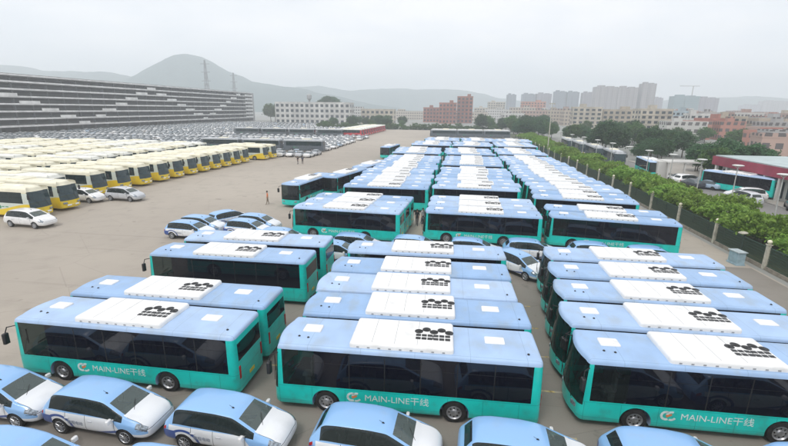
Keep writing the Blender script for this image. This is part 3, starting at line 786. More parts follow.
def car(name, parts, mir, taxi=True):
    r = empty(name)
    for k, L_ in parts.items():
        for q in L_: obj(k, q, r)
    for s in (-1, 1):
        o = obj('mirror', mir, r); o.location = (.98, s * 1.03, .98); o.scale = (1, -s, 1)
        if s < 0: o.scale = (1, 1, 1)
        for x in (.10, -.92):
            o = obj('door_handle', HANDLE, r); o.location = (x - .1, s * .915, .80)
    o = obj('number_plate', PLATE_C, r); o.location = (2.315, 0, .40)
    o = obj('grille', GRILL, r); o.location = (2.285, 0, .52)
    o = obj('wiper', CWIP, r); o.location = (1.44, -.30, 1.09)
    o = obj('antenna', ANT, r); o.location = (.28, -.25 if taxi else 0, 1.615)
    obj('dashboard', DASH, r)
    for x in (.05, -.95):
        for y in (-.37, .37):
            o = obj('seat', SEAT_CAR, r); o.location = (x, y, .30); o.rotation_euler = (0, 0, pi)
    if taxi:
        o = obj('lettering', T_DOOR, r); o.location = (-1.0, -.921, .60); o.rotation_euler = (pi / 2, 0, 0)
    add_wheels(r, WB, .90, .335, TYRE_C, RIM_C, .05)
    for q in r.children:
        if q.name.startswith('wheel'):
            q.location.y = .80 if q.location.y > 0 else -.80
    return r
def seatc():
    b = MB(); b.rbox((0, 0, .02), (.5, .48, .2), .07); b.rbox((.26, 0, .16), (.14, .46, .62), .06); b.rbox((.30, 0, .80), (.09, .26, .18), .04)
    return b.mesh('seat', SEAT_G, 40)
SEAT_CAR = seatc()
bpy.context.view_layer.update()
taxi = car('taxi', car_parts(CARM), CMIR_W)
bpy.context.view_layer.update()
index_kids(taxi)
K = .985
def place_taxi(x, y, deg, label):
    if y < 14: x, y = x + .12, y - .16
    o = put(taxi, (x, y, 0), R(deg), label, 'taxi', 'blue and white electric taxis'); o.scale = (K, K, K); return o
TB = 'blue white taxi '
place_taxi(-17.75, 13.05, -2, TB + 'first from the open lot in the row before the buses')
place_taxi(-13.0, 12.95, -3, TB + 'before the wheels of the nearest teal bus, second in its row')
place_taxi(-7.9, 12.9, -3, TB + 'before the gap between the first two bus columns')
place_taxi(-2.42, 12.95, -2, TB + 'before the middle front bus lettering, fourth in its row')
place_taxi(2.75, 12.95, -2, TB + 'before the rear corner of the middle front bus')
place_taxi(7.65, 13.2, -2, TB + 'before the front wheel of the bus beside the fence')
place_taxi(12.5, 13.2, -2, TB + 'before the rear wheel of the bus beside the fence')
place_taxi(-13.6, 10.0, -2, TB + 'in the nearest row, roof only, below the second taxi')
place_taxi(-8.25, 10.0, -2, TB + 'in the nearest row, roof only, below the third taxi')
for i, (x, y, a) in enumerate([(-8.0, 35.0, -3), (-2.9, 35.2, -3), (1.95, 35.3, -4), (6.7, 35.9, -2), (12.0, 36.0, 0), (16.2, 35.6, 2)]):
    place_taxi(x, y, a, TB + f'in the cross lane between first and second bus blocks, {ordn(i)} along')
place_taxi(5.2, 32.3, -48, TB + 'turned at an angle in the lane between middle and fence columns')
place_taxi(-9.3, 32.7, -2, TB + 'just behind the bus of the first column, nose to the middle column')
for x, y, a, l in [(-24.6, 36.6, -3, 'nearest of the cluster behind the first column'), (-24.7, 38.7, -3, 'second of the cluster behind the first column'), (-23.4, 41.6, 62, 'turned away at the back of the cluster behind the first column'),
                   (-19.5, 40.3, -6, 'last of the pair nosing toward the second bus block'), (-19.5, 38.1, -6, 'nearer of the pair nosing toward the second bus block'), (-15.0, 35.6, -4, 'beside the front of the second block edge column')]:
    place_taxi(x, y, a, TB + l)
def plain(name, paint, mir):
    mats = [paint] + CARM[1:]; return car(name, car_parts(mats), mir, False)
wcar = plain('hatchback', WCAR, CMIR_W); scar = plain('hatchback', SILVER, CMIR_S)
bpy.context.view_layer.update(); index_kids(wcar); index_kids(scar)
for src, x, y, a, l in [(wcar, -43.0, 37.6, -4, 'white hatchback standing before the first yellow coach'), (scar, -43.0, 50.9, -4, 'silver hatchback in the gap between yellow coaches'), (wcar, -47.4, 49.2, -4, 'white car half hidden behind the second yellow coach')]:
    o = put(src, (x, y, 0), R(a), l, 'car'); o.scale = (1.06, 1.06, 1.06)

# ------------------------------------------------------------------ the far car lot: simpler cars, one mesh each
FARCAGE = [(-2.2, .45, .70, .78, .72, .6), (-2.1, .28, .88, .98, .84, .66), (-1.55, .25, .92, 1.05, .88, .68), (-.95, .24, .92, 1.42, .88, .60), (-.1, .24, .90, 1.47, .88, .62), (.35, .24, .88, 1.42, .88, .6), (1.1, .24, .86, .98, .87, .7), (1.9, .26, .76, .84, .82, .6), (2.2, .4, .58, .64, .66, .45)]
def far_car(paint):
    rings = car_cage(FARCAGE); n = len(rings[0]); mb = MB(); mb.loft(rings, 0, cap=True)
    for i in range(8):
        for j in range(n):
            jj = j if j < n // 2 else n - 1 - j; k = i * n + j
            if (i in (3, 4) and jj in (5, 6)) or (i in (2, 5) and jj >= 5): mb.m[k] = 1
    for x in (1.35, -1.35):
        for s in (-1, 1): mb.lathe((x, s * .80, .32), [(.0001, -.11), (.30, -.10), (.32, 0), (.30, .10), (.0001, .11)], 'y', 12, 2)
    return mb.mesh('parked_car', [paint, GLASS_F, RUBBER], 40)
GLASS_F = M('dark car glass', (.07, .09, .10), .12, 0, .1)
FARM = [far_car(p) for p in (WCAR, SILVER, BLUEC, GREYC, DARKC)]
FARN = ['white', 'silver', 'pale blue', 'grey', 'dark']
spots = []
def lot_rows(x0, x1, y0, y1, dy=5.6, dx=2.55, skew=0):
    y = y0; r = 0
    while y < y1:
        x = x0
        while x < x1:
            if random.random() < .93: spots.append((x + random.uniform(-.25, .25), y + random.uniform(-.4, .4), r))
            x += dx
        y += dy if r % 2 == 0 else dy + 1.2; r += 1
lot_rows(-62, -36.0, 106.8, 119, 5.2)
lot_rows(-176, -62, 109, 160, 6.4, 2.7)
lot_rows(-62, -50, 125, 160)
lot_rows(-176, -108, 92, 109, 6.4, 2.7)
lot_rows(-50, -35.0, 125.5, 182)
lot_rows(-176, -78, 168, 330, 7.2, 2.7)
lot_rows(-78, -54, 190, 300, 7.2, 2.7)
lot_rows(-78, -50, 168, 184, 6.2, 2.6)
lot_rows(-172, -110, 78, 91)
spots = [q for q in spots if not (-76 < q[0] < -35.5 and 117.2 < q[1] < 123.8) and not (-101 < q[0] < -46 and 181 < q[1] < 191)]
spots.sort(key=lambda q: math.hypot(q[0], q[1]))
near, rest = spots[:225], spots[225:]
wts = [.72, .18, .06, .03, .01]
protos = [None] * 5
rowcount = {}
for x, y, r_ in near:
    k = random.choices(range(5), wts)[0]; key = (FARN[k], round(y / 6))
    rowcount[key] = rowcount.get(key, 0) + 1
    o = obj('parked_car', FARM[k]); o.location = (x, y, 0); o.rotation_euler = (0, 0, (pi / 2 if random.random() < .8 else -pi / 2) + R(random.uniform(-4, 4)))
    tag(o, f'{FARN[k]} car parked among the dense rows beyond the yellow coaches', 'car', f'{FARN[k]} cars in the far lot')
fb = MB(); tmpl = []
for k in range(5):
    me = FARM[k]; tmpl.append(([v.co.copy() for v in me.vertices], [tuple(p.vertices) for p in me.polygons], [p.material_index for p in me.polygons]))
for x, y, r_ in rest:
    k = random.choices(range(5), wts)[0]; a = (pi / 2 if random.random() < .8 else -pi / 2) + R(random.uniform(-4, 4)); c_, s_ = cos(a), sin(a)
    vs, fs, ms = tmpl[k]; o_ = len(fb.v)
    fb.v += [(x + p.x * c_ - p.y * s_, y + p.x * s_ + p.y * c_, p.z) for p in vs]; fb.f += [tuple(i + o_ for i in f) for f in fs]
    fb.m += [k if q == 0 else (5 if q == 1 else 6) for q in ms]
me = bpy.data.meshes.new('distant_cars'); me.from_pydata(fb.v, [], fb.f)
for q in (WCAR, SILVER, BLUEC, GREYC, DARKC, GLASS_F, RUBBER): me.materials.append(q)
me.polygons.foreach_set('material_index', fb.m); me.polygons.foreach_set('use_smooth', [True] * len(me.polygons)); me.set_sharp_from_angle(angle=R(40))
struct(obj('distant_cars', me), 'stuff')

# ------------------------------------------------------------------ fence along the lot: posts with ball lamps, wire panels between them
CONC = grime(M('post concrete', (.50, .47, .39), .8, 0, .12, 4), (.25, .24, .19), .4, 3)
WIRE = None
def wire_mat():
    m, t, b = mat('green wire mesh')
    c = N(t, 'ShaderNodeTexCoord'); s = N(t, 'ShaderNodeSeparateXYZ'); t.links.new(c.outputs['Object'], s.inputs[0])
    def line(o, per, wd): return math_(t, 'LESS_THAN', math_(t, 'FRACT', math_(t, 'MULTIPLY', o, 1 / per)), wd)
    k = math_(t, 'MAXIMUM', line(s.outputs['Y'], .09, .30), line(s.outputs['Z'], .22, .14))
    b.inputs['Base Color'].default_value = (.025, .06, .04, 1); b.inputs['Roughness'].default_value = .5
    tr = N(t, 'ShaderNodeBsdfTransparent'); ms = N(t, 'ShaderNodeMixShader')
    t.links.new(k, ms.inputs[0]); t.links.new(tr.outputs[0], ms.inputs[1]); t.links.new(b.outputs[0], ms.inputs[2])
    t.links.new(ms.outputs[0], t.nodes['Material Output'].inputs['Surface']); return m
WIREM = wire_mat()
POST = MB().box((0, 0, 1.0), (.26, .26, 2.0), 0, 0, (.9, .9)).box((0, 0, 2.03), (.34, .34, .07)).mesh('post', CONC)
BALL = MB().lathe((0, 0, 2.06), [(.05, 0), (.08, .05), (.15, .12), (.175, .20), (.15, .29), (.08, .35), (.0001, .37)], 'z', 14).mesh('lamp_globe', M('frosted lamp globe', (.72, .68, .52), .4), 60)
PLINTH = MB().box((0, 3.5, .15), (.22, 6.72, .30)).mesh('plinth', grime(M('fence plinth', (.30, .26, .21), .85, 0, .2, 2), (.14, .13, .10), .5, 2))
PANEL = MB().box((0, 3.5, 1.05), (.012, 6.70, 1.5)).mesh('wire_panel', WIREM)
RAIL = MB().box((0, 3.5, 1.82), (.05, 6.72, .05)).box((0, 3.5, .33), (.05, 6.72, .05)).mesh('rail', M('green rail', (.03, .07, .05), .5))
ys = [22.2 + 7.1 * k for k in range(24)]
for k, y in enumerate(ys):
    r = empty('fence_bay', (24.9, y, 0))
    p = obj('post', POST, r); obj('lamp_globe', BALL, p); obj('plinth', PLINTH, r); obj('wire_panel', PANEL, r); obj('rail', RAIL, r)
    tag(r, f'fence bay with globe topped post and green wire mesh, {ordn(k)} along the lot edge', 'fence', 'fence bays along the lot edge')
cab = empty('utility_cabinet', (23.4, 37.4, 0), R(8))
MB().rbox((0, 0, .12), (.65, 1.0, .95), .03).box((0, 0, .06), (.75, 1.1, .12)).build('case', M('pale blue cabinet paint', (.30, .42, .48), .5), cab)
MB().box((-.33, .02, .62), (.02, .85, .78)).build('door', M('cabinet door paint', (.27, .39, .45), .5), cab)
MB().box((0, 0, 1.10), (.8, 1.15, .07)).build('lid', M('cabinet lid paint', (.42, .48, .50), .5), cab)
tag(cab, 'pale blue utility cabinet standing by the fence plinth', 'cabinet')
sl = empty('floodlight_post', (24.35, 38.6, 0))
MB().tube((0, 0, 0), (0, 0, 2.3), .05).build('post', M('dark green post paint', (.02, .04, .03), .5), sl)
MB().box((-.1, .05, 2.36), (.6, .42, .12), 0, .3, (.9, .8)).build('lamp_head', CONC, sl)
tag(sl, 'dark post with flat floodlight head beside the utility cabinet', 'light')
mast = empty('tall_mast', (25.6, 127, 0))
MB().tube((0, 0, 0), (0, 0, 13.9), .17, .09, n=10).build('pole', CONC, mast)
MB().box((0, 0, 13.95), (1.5, .2, .16)).box((-.6, 0, 13.8), (.4, .3, .2)).box((.6, 0, 13.8), (.4, .3, .2)).build('lamp_head', CONC, mast)
tag(mast, 'tall pale mast rising behind the far end of the fence', 'mast')

# ------------------------------------------------------------------ street lamps with flat disc heads
POLE_M = M('grey lamp pole', (.46, .47, .45), .45, .2, .1)
LP = MB().tube((0, 0, 0), (0, 0, 5.4), .09, .05, n=10).mesh('pole', POLE_M, 40)
LB = MB().lathe((0, 0, 0), [(.18, 0), (.18, .25), (.10, .5), (.0001, .5)], 'z', 12).mesh('base', POLE_M, 40)
LD = MB().lathe((0, 0, 5.36), [(.0001, 0), (.42, .03), (.62, .10), (.66, .16), (.50, .22), (.0001, .27)], 'z', 20).tube((0, 0, 5.1), (.35, 0, 5.38), .02).tube((0, 0, 5.1), (-.35, 0, 5.38), .02).mesh('lamp_head', M('pale lamp head', (.62, .63, .60), .4), 40)
for k, (x, y) in enumerate([(36.2, 46), (36.3, 53.4), (36.2, 61.4), (35.3, 68.1), (34.6, 75.2), (33.7, 82), (33.3, 90), (33.2, 99), (33.1, 109), (33.0, 120), (33.0, 132), (33, 146)]):
    r = empty('street_lamp', (x, y, 0)); obj('pole', LP, r); obj('base', LB, r); obj('lamp_head', LD, r)
    tag(r, f'street lamp with flat disc head along the hedge, {ordn(k)} from the near end', 'street lamp', 'street lamps behind the hedge')

# ------------------------------------------------------------------ trees
def leaf_mat(name, a, b, c):
    m, t, p = mat(name)
    oi = N(t, 'ShaderNodeObjectInfo')
    f = ramp(t, noise(t, 2.2, 3), .35, .65); g = noise(t, 23, 2)
    cc = mixc(t, f, a, b); cc = mixc(t, math_(t, 'MULTIPLY', ramp(t, g, .5, .7), .6), cc, c)
    hs = N(t, 'ShaderNodeHueSaturation'); t.links.new(cc, hs.inputs['Color'])
    hs.inputs['Saturation'].default_value = .95
    t.links.new(math_(t, 'ADD', .75, math_(t, 'MULTIPLY', oi.outputs['Random'], .5)), hs.inputs['Value'])
    t.links.new(math_(t, 'ADD', .485, math_(t, 'MULTIPLY', oi.outputs['Random'], .025)), hs.inputs['Hue'])
    p.inputs['Roughness'].default_value = .6; p.inputs['Specular IOR Level'].default_value = .25
    t.links.new(hs.outputs[0], p.inputs['Base Color'])
    tl = N(t, 'ShaderNodeBsdfTranslucent'); t.links.new(hs.outputs[0], tl.inputs[0])
    ms = N(t, 'ShaderNodeMixShader'); ms.inputs[0].default_value = .35
    t.links.new(p.outputs[0], ms.inputs[1]); t.links.new(tl.outputs[0], ms.inputs[2]); t.links.new(ms.outputs[0], t.nodes['Material Output'].inputs['Surface'])
    return m
LEAF_L = leaf_mat('light hedge leaves', (.13, .25, .03), (.23, .38, .05), (.31, .43, .085))
LEAF_D = leaf_mat('dark tree leaves', (.035, .095, .036), (.065, .145, .055), (.10, .18, .075))
LEAF_M = leaf_mat('mid green leaves', (.05, .12, .028), (.09, .18, .042), (.13, .21, .06))
BARK = M('bark', (.11, .085, .06), .9, 0, .3, 6)
def crown(name, rx, ry, rz, zc, nclump, per, leaf, m, rng, flat=.0):
    v, f = [], []
    for _ in range(nclump):
        while True:
            p = Vector((rng.uniform(-1, 1), rng.uniform(-1, 1), rng.uniform(-1, 1)))
            if .25 < p.length < 1: break
        p *= (p.length ** -.35); p *= rng.uniform(.8, 1.08)
        c = Vector((p.x * rx, p.y * ry, zc + p.z * rz * (1 - flat * abs(p.x))))
        cr_ = rng.uniform(.16, .34) * min(rx, rz * 1.3)
        for _ in range(per):
            d = Vector((rng.gauss(0, 1), rng.gauss(0, 1), rng.gauss(0, .7))) * (cr_ * .55)
            q = c + d; n = Vector((rng.gauss(0, 1), rng.gauss(0, 1), rng.gauss(.7, .8))).normalized()
            u = n.orthogonal().normalized(); w_ = n.cross(u); a = rng.uniform(0, 6.28); u, w_ = u * cos(a) + w_ * sin(a), w_ * cos(a) - u * sin(a)
            s = leaf * rng.uniform(.6, 1.3); o = len(v)
            v += [q - u * s, q - w_ * s * .5, q + u * s, q + w_ * s * .5]; f.append((o, o + 1, o + 2, o + 3))
    me = bpy.data.meshes.new(name); me.from_pydata([tuple(p) for p in v], [], f); me.materials.append(m); return me
def trunk(h, r, top, rng, limbs=5, spread=1.0):
    b = MB(); x = y = 0; pts = [(0, 0, 0)]
    for k in range(1, 5): pts.append((pts[-1][0] + rng.uniform(-.08, .08) * h * .2, pts[-1][1] + rng.uniform(-.08, .08) * h * .2, h * k / 4))
    for k in range(4): b.tube(pts[k], pts[k + 1], r * (1 - .16 * k), r * (1 - .16 * (k + 1)), n=7)
    for k in range(limbs):
        a = 6.28 * k / limbs + rng.uniform(-.4, .4); s = pts[2 + k % 3]
        e = (s[0] + cos(a) * spread, s[1] + sin(a) * spread, s[2] + (top - s[2]) * rng.uniform(.4, .8)); b.tube(s, e, r * .45, r * .12, n=5)
    return b.mesh('trunk', BARK, 60)
rng = random.Random(3)
HEDGE = [(crown('crown', 1.75, 2.1, .80, 2.05, 74, 26, .15, LEAF_L, rng), trunk(1.7, .055, 2.5, rng, 5, .8)) for _ in range(4)]
BIG = [(crown('crown', 3.6, 3.6, 2.9, 5.4, 120, 34, .34, LEAF_D, rng), trunk(4.2, .22, 7.5, rng, 6, 1.8)) for _ in range(3)]
MID = [(crown('crown', 2.6, 2.6, 2.2, 4.0, 80, 30, .30, LEAF_M, rng), trunk(3, .15, 5, rng, 5, 1.2)) for _ in range(3)]
BUSH = [(crown('crown', 1.2, 1.2, .75, .75, 40, 26, .13, LEAF_M, rng), trunk(.6, .05, 1.1, rng, 5, .6)) for _ in range(2)]
def tree(kind, x, y, s, label, group, name='tree'):
    c_, t_ = rng.choice(kind); r = empty(name, (x, y, 0), rng.uniform(0, 6.28)); r.scale = (s * rng.uniform(.92, 1.1), s * rng.uniform(.92, 1.1), s * rng.uniform(.92, 1.08))
    obj('crown', c_, r); obj('trunk', t_, r); return tag(r, label, 'tree' if name != 'bush' else 'bush', group)
n = [0, 0, 0]
y = 24.0
while y < 190:
    for c_, x in enumerate((26.9, 29.3)):
        tree(HEDGE, x + rng.uniform(-.3, .3), y + c_ * 1.3 + rng.uniform(-.4, .4), rng.uniform(.82, 1.28), f'young leafy tree, {ordn(n[c_])} from the near end of the {("row against the fence", "row against the street")[c_]}', 'young trees in the hedge strip', 'young_tree'); n[c_] += 1
    if rng.random() < .7:
        tree(BUSH, 30.6 + rng.uniform(-.3, .3), y + rng.uniform(-1, 1), rng.uniform(.8, 1.2), f'low bush at the street edge of the hedge strip, {ordn(n[2])} from the near end', 'bushes at the street edge', 'bush'); n[2] += 1
    y += 3.1 + max(0, y - 80) * .012
k = 0
woods = []
for i in range(34):
    yy = rng.uniform(88, 190); xx = rng.uniform(44, 52 + (yy - 88) * .28)
    if yy < 112: xx = rng.uniform(48, 58)
    woods.append((xx, yy))
woods += [(47 + i * 3.4, 88 + rng.uniform(-2, 2) + i * .9) for i in range(4)]
woods += [(30 + rng.uniform(-2, 9), y_) for y_ in range(200, 300, 9)] + [(rng.uniform(14, 36), rng.uniform(262, 300)) for _ in range(9)]
woods += [(rng.uniform(.135, .215) * y_, y_) for y_ in range(205, 330, 6)]
woods.sort(key=lambda q: q[1])
for i, (x, y) in enumerate(woods):
    s = rng.uniform(.62, 1.1) * (1.0 if y > 125 else .74)
    kind_ = MID if rng.random() < .35 else BIG
    tree(kind_, x, y, s * (1.25 if kind_ is MID else 1), f'{"lighter" if kind_ is MID else "dark"} broad tree in the wood beyond the street, {ordn(i % 50)} {"nearest" if i < 50 else "of the far trees"}', 'trees of the wood beyond the street', 'broad_tree')
for i in range(20):
    x = rng.uniform(-84, -26); y = rng.uniform(268, 318) - max(0, -x - 60) * .6
    tree(BIG if i % 2 else MID, x, y, rng.uniform(.7, 1.0), f'{"dark" if i % 2 else "mid green"} tree closing the top of the lot, in the clump before the far blocks', f'{"dark" if i % 2 else "mid green"} trees closing the top of the lot', 'broad_tree')
for i in range(44):
    x = -84 + i * 2.5 + rng.uniform(-.8, .8)
    tree(BUSH, x, 266 + rng.uniform(-2, 3), rng.uniform(1.5, 2.8), f'bushy shrub along the top edge of the lot, {ordn(i)} from the building end', 'shrubs along the top edge of the lot', 'bush')
for i in range(16):
    x = rng.uniform(60, 112); y = 180 + rng.uniform(-12, 70)
    tree(MID, x, y, rng.uniform(.8, 1.2), 'mid green tree among the low houses beyond the street', 'mid green trees among the low houses', 'broad_tree')

# ------------------------------------------------------------------ buildings
def wall_mat(name, c, var=.12):
    m = M(name, c, .8, 0, var, .25, stretch=(1, 1, .4)); return grime(m, tuple(x * .55 for x in c), .4, .35, (1, 1, .25))
def tower_mat(name, wall, win, bw=3.2, fh=3.0, stripe=0):
    m, t, b = mat(name)
    c = N(t, 'ShaderNodeTexCoord'); s = N(t, 'ShaderNodeSeparateXYZ'); t.links.new(c.outputs['Object'], s.inputs[0])
    u = math_(t, 'ADD', s.outputs['X'], s.outputs['Y'])
    def cell(o, per, lo, hi):
        fr = math_(t, 'FRACT', math_(t, 'MULTIPLY', o, 1 / per)); return math_(t, 'MULTIPLY', math_(t, 'GREATER_THAN', fr, lo), math_(t, 'LESS_THAN', fr, hi))
    k = math_(t, 'MULTIPLY', cell(u, bw, .22, .80), cell(s.outputs['Z'], fh, .30, .78))
    cc = mixc(t, k, wall, win)
    if stripe: cc = mixc(t, math_(t, 'MULTIPLY', cell(u, stripe, .0, .22), .8), cc, tuple(x * .55 for x in wall))
    t.links.new(mixc(t, math_(t, 'MULTIPLY', ramp(t, noise(t, .06, 4), .4, .7), .3), cc, tuple(x * .7 for x in wall)), b.inputs['Base Color'])
    b.inputs['Roughness'].default_value = .6; return m
WINM = M('window glass dark', (.05, .065, .075), .15, 0, .2, .5)
ROOFM = wall_mat('flat roof felt', (.22, .21, .20))
def block(name, label, x, y, w, d, h, wm, storeys=0, bays=0, rz=0, tank=True, group=None, cat='building', tint=None):
    r = empty(name, (x, y, 0), rz)
    MB().box((0, 0, h / 2), (w, d, h)).build('wall', wm, r)
    b = MB(); e = .35
    for cx_, cy_, sx_, sy_ in ((0, -d / 2 + .1, w + .3, e), (0, d / 2 - .1, w + .3, e), (-w / 2 + .1, 0, e, d - .4), (w / 2 - .1, 0, e, d - .4)): b.box((cx_, cy_, h + .35), (sx_, sy_, .9))
    b.build('parapet', wm, r)
    MB().box((0, 0, h + .06), (w - .8, d - .8, .12)).build('roof', ROOFM, r)
    if tank:
        MB().box((rng.uniform(-.25, .25) * w, rng.uniform(-.2, .2) * d, h + 1.4), (max(2.5, w * .22), max(2.5, d * .3), 2.8)).build('stair_head', wm, r)
    if storeys:
        fh = h / storeys; bw = w / bays; wme = MB().box((0, 0, 0), (bw * .56, .16, fh * .52)).mesh('window', WINM)
        for s in range(storeys):
            for k in range(bays):
                o = obj('window', wme, r); o.location = (-w / 2 + bw * (k + .5), -d / 2 - .02, fh * (s + .55))
        nb = max(1, int(d / bw)); wms = MB().box((0, 0, 0), (.16, d / nb * .5, fh * .52)).mesh('window', WINM)
        side = -1 if x > 0 else 1
        for s in range(storeys):
            for k in range(nb):
                if storeys * (bays + nb) > 98 and (s + k) % 2: continue
                o = obj('window', wms, r); o.location = (side * (w / 2 + .02), -d / 2 + d / nb * (k + .5), fh * (s + .55))
        lm = MB()
        for s in range(1, storeys): lm.box((0, -d / 2 - .12, fh * s), (w + .1, .24, .22))
        if storeys > 1: lm.build('ledge', wm, r)
    return tag(r, label, cat, group)
PINK = wall_mat('pink render', (.40, .26, .22)); BRICK = wall_mat('red brown tile', (.33, .14, .105)); CREAMW = wall_mat('cream render', (.50, .45, .37)); WHITEW = wall_mat('white render', (.60, .59, .56))
GREYW = wall_mat('grey render', (.36, .36, .36)); BLUEW = wall_mat('pale blue render', (.40, .48, .52)); BEIGE = wall_mat('beige render', (.42, .36, .28)); REDR = wall_mat('red render', (.42, .17, .13))
block('school_building', 'long white four storey building at the top of the car lot', -109.5, 336, 59, 14, 15.6, WHITEW, 4, 15, 0, False)
block('office_block', 'low pale block adjoining the long white building', -62, 352, 26, 12, 11, CREAMW, 3, 7, 0, False)
block('apartment_block', 'low red brown block, nearest the open lot of three', -24, 430, 15, 14, 13, BRICK, 4, 5)
block('apartment_block', 'middle red brown block beside the brick tower', -8, 400, 15, 14, 17, BRICK, 5, 5)
block('apartment_block', 'tallest red brown tower at the head of the bus columns', 7, 420, 14, 14, 23, BRICK, 7, 4)
block('apartment_block', 'pale block behind the brick tower', 31, 600, 17, 14, 14, CREAMW, 4, 5)
block('apartment_block', 'cream block with raised stair head over the far trees', 59, 700, 25, 18, 23, CREAMW, 7, 7)
block('apartment_block', 'salmon pink block before the grey blue towers', 97, 600, 29, 16, 22, wall_mat('salmon render', (.50, .24, .17)), 7, 8)
TW = [tower_mat('blue grey tower facade', (.20, .235, .28), (.09, .11, .14), 3.2, 3, 9), tower_mat('warm grey tower facade', (.33, .30, .30), (.14, .14, .15), 3.4, 3, 11), tower_mat('green glass tower facade', (.16, .26, .28), (.09, .15, .17), 3.0, 3.2, 0), tower_mat('mauve grey tower facade', (.29, .27, .30), (.14, .14, .17), 3.1, 3.0, 8)]
for i, (x, y, w_, h, mi, l) in enumerate([(115, 1000, 19, 44, 0, 'slim blue grey tower, first of the skyline row'), (158, 1050, 28, 47, 0, 'blue grey tower, second of the skyline row'), (191, 1050, 32, 48, 3, 'wide mauve tower, third of the skyline row'), (215, 1000, 24, 51, 0, 'blue grey tower, fourth of the skyline row'),
        (241, 1000, 24, 50, 0, 'blue grey tower, fifth of the skyline row'), (271, 1000, 22, 49, 3, 'mauve tower, sixth of the skyline row'), (275, 900, 40, 56, 1, 'broad warm grey tower pair, nearer half, middle of the skyline'), (313, 900, 35, 55, 1, 'broad warm grey tower beside the tallest one'), (349, 900, 24, 62, 1, 'tallest warm grey tower of the skyline'),
        (452, 1100, 16, 42, 3, 'low narrow tower just behind the tallest'), (416, 900, 46, 40, 2, 'wide green glass block on the skyline'), (455, 900, 32, 37, 3, 'mauve block beside the green glass one'), (885, 1500, 61, 34, 3, 'hazy slab at the end of the skyline'), (943, 1500, 75, 46, 1, 'farthest hazy slab block on the skyline')]):
    r = empty('tower_block', (x, y, 0), R(rng.uniform(-8, 8)))
    MB().box((0, 0, h / 2), (w_, 18, h)).build('wall', TW[mi], r); b = MB(); b.box((-w_ * .2, 0, h + 1.2), (w_ * .3, 9, 3.2)).build('roof_house', TW[mi], r)
    b = MB().box((w_ * .22, 0, h + .6), (w_ * .28, 10, 1.6)).build('roof_house', TW[mi], r); MB().box((0, -9.4, h / 2 - 1), (w_ * .16, 1.6, h - 2)).build('bay', TW[mi], r)
    tag(r, l, 'tower')
cr_ = empty('tower_crane', (430, 905, 40)); lat = M('crane steel', (.35, .33, .30), .6)
MB().box((0, 0, 9), (1.2, 1.2, 18)).build('mast', lat, cr_); MB().box((-6, 0, 18.4), (34, 1, 1)).build('jib', lat, cr_); tag(cr_, 'thin tower crane above the green glass block', 'crane')
pal = [PINK, CREAMW, WHITEW, GREYW, BLUEW, BEIGE, REDR, PINK, BEIGE, CREAMW]; pnm = ['pink', 'cream', 'white', 'grey', 'pale blue', 'beige', 'red', 'pink', 'beige', 'cream']
mids = [(90, 330, 19, 14, 1, 5, 5, 'cream block over the dark trees, beside the tower mast'), (113, 330, 26, 12.5, 5, 4, 7, 'beige five bay block over the dark trees'), (106, 262, 16, 12.8, 1, 5, 5, 'cream slab with dark windows over the wood'), (137, 300, 12, 12, 4, 5, 4, 'pale blue narrow block over the wood'),
        (140, 282, 13, 10.5, 2, 4, 4, 'white block beside the pale blue one'), (124, 236, 11, 8.5, 6, 3, 4, 'red faced house beside the white block'), (138, 250, 12, 9.5, 5, 4, 4, 'beige house behind the red faced house'), (186, 322, 17, 11.5, 0, 4, 5, 'broad pink block in the crowded quarter'), (166, 262, 17, 9, 3, 3, 5, 'grey pink house in the crowded quarter'),
        (122, 182, 12, 5.8, 6, 2, 4, 'nearest red brick house above the red canopy'), (204, 305, 14, 11, 1, 4, 4, 'cream block at the end of the crowded quarter')]
placed = []
for x, y, w_, h, ci, st_, by_, l in mids:
    block('apartment_house', l, x, y, w_, 12, h, pal[ci], st_, by_, R(rng.uniform(-10, 10))); placed.append((x, y, w_))
i = 0
tries = 0
FAC = [tower_mat(f'{pnm[q]} house facade', tuple(c * .95 for c in cc_), (.11, .10, .10), 2.6, 2.9, 0) for q, cc_ in ((0, (.46, .33, .28)), (1, (.54, .49, .42)), (2, (.62, .61, .58)), (3, (.40, .39, .38)), (5, (.48, .41, .33)), (6, (.46, .22, .17)))]
FN = ['pink', 'cream', 'white', 'grey', 'beige', 'red']
cnt = {}
while i < 150 and tries < 9000:
    tries += 1
    y = rng.uniform(190, 620); x = rng.uniform(.27 * y + 40, .95 * y + 20); w_ = rng.uniform(9, 17); h = rng.uniform(5.5, 11) + (y - 190) * .007
    if y < 240: h = min(h, 7.5)
    if any(abs(x - a) < (w_ + c) / 2 + 2 and abs(y - b_) < 12 for a, b_, c in placed): continue
    placed.append((x, y, w_)); ci = rng.choices(range(6), (.34, .20, .10, .06, .20, .10))[0]
    block('town_house', f'{FN[ci]} walled house among the crowded low quarter beyond the street', x, y, w_, rng.uniform(9, 13), h, FAC[ci], 0, 0, R(rng.uniform(-12, 12)), rng.random() < .6, f'{FN[ci]} houses of the crowded low quarter', 'house'); i += 1
for k_, (x, y, w_, h) in enumerate([(-55, 520, 40, 9), (-100, 470, 44, 11), (-10, 520, 30, 10), (20, 480, 24, 9), (48, 540, 30, 12), (70, 520, 22, 11), (-150, 560, 60, 10)]):
    block('town_house', f'pale house behind the far trees at the top of the lot, {ordn(k_)} of the line', x, y, w_, 12, h, FAC[(1, 2, 3)[k_ % 3]], 0, 0, 0, True, 'pale houses behind the far trees', 'house')
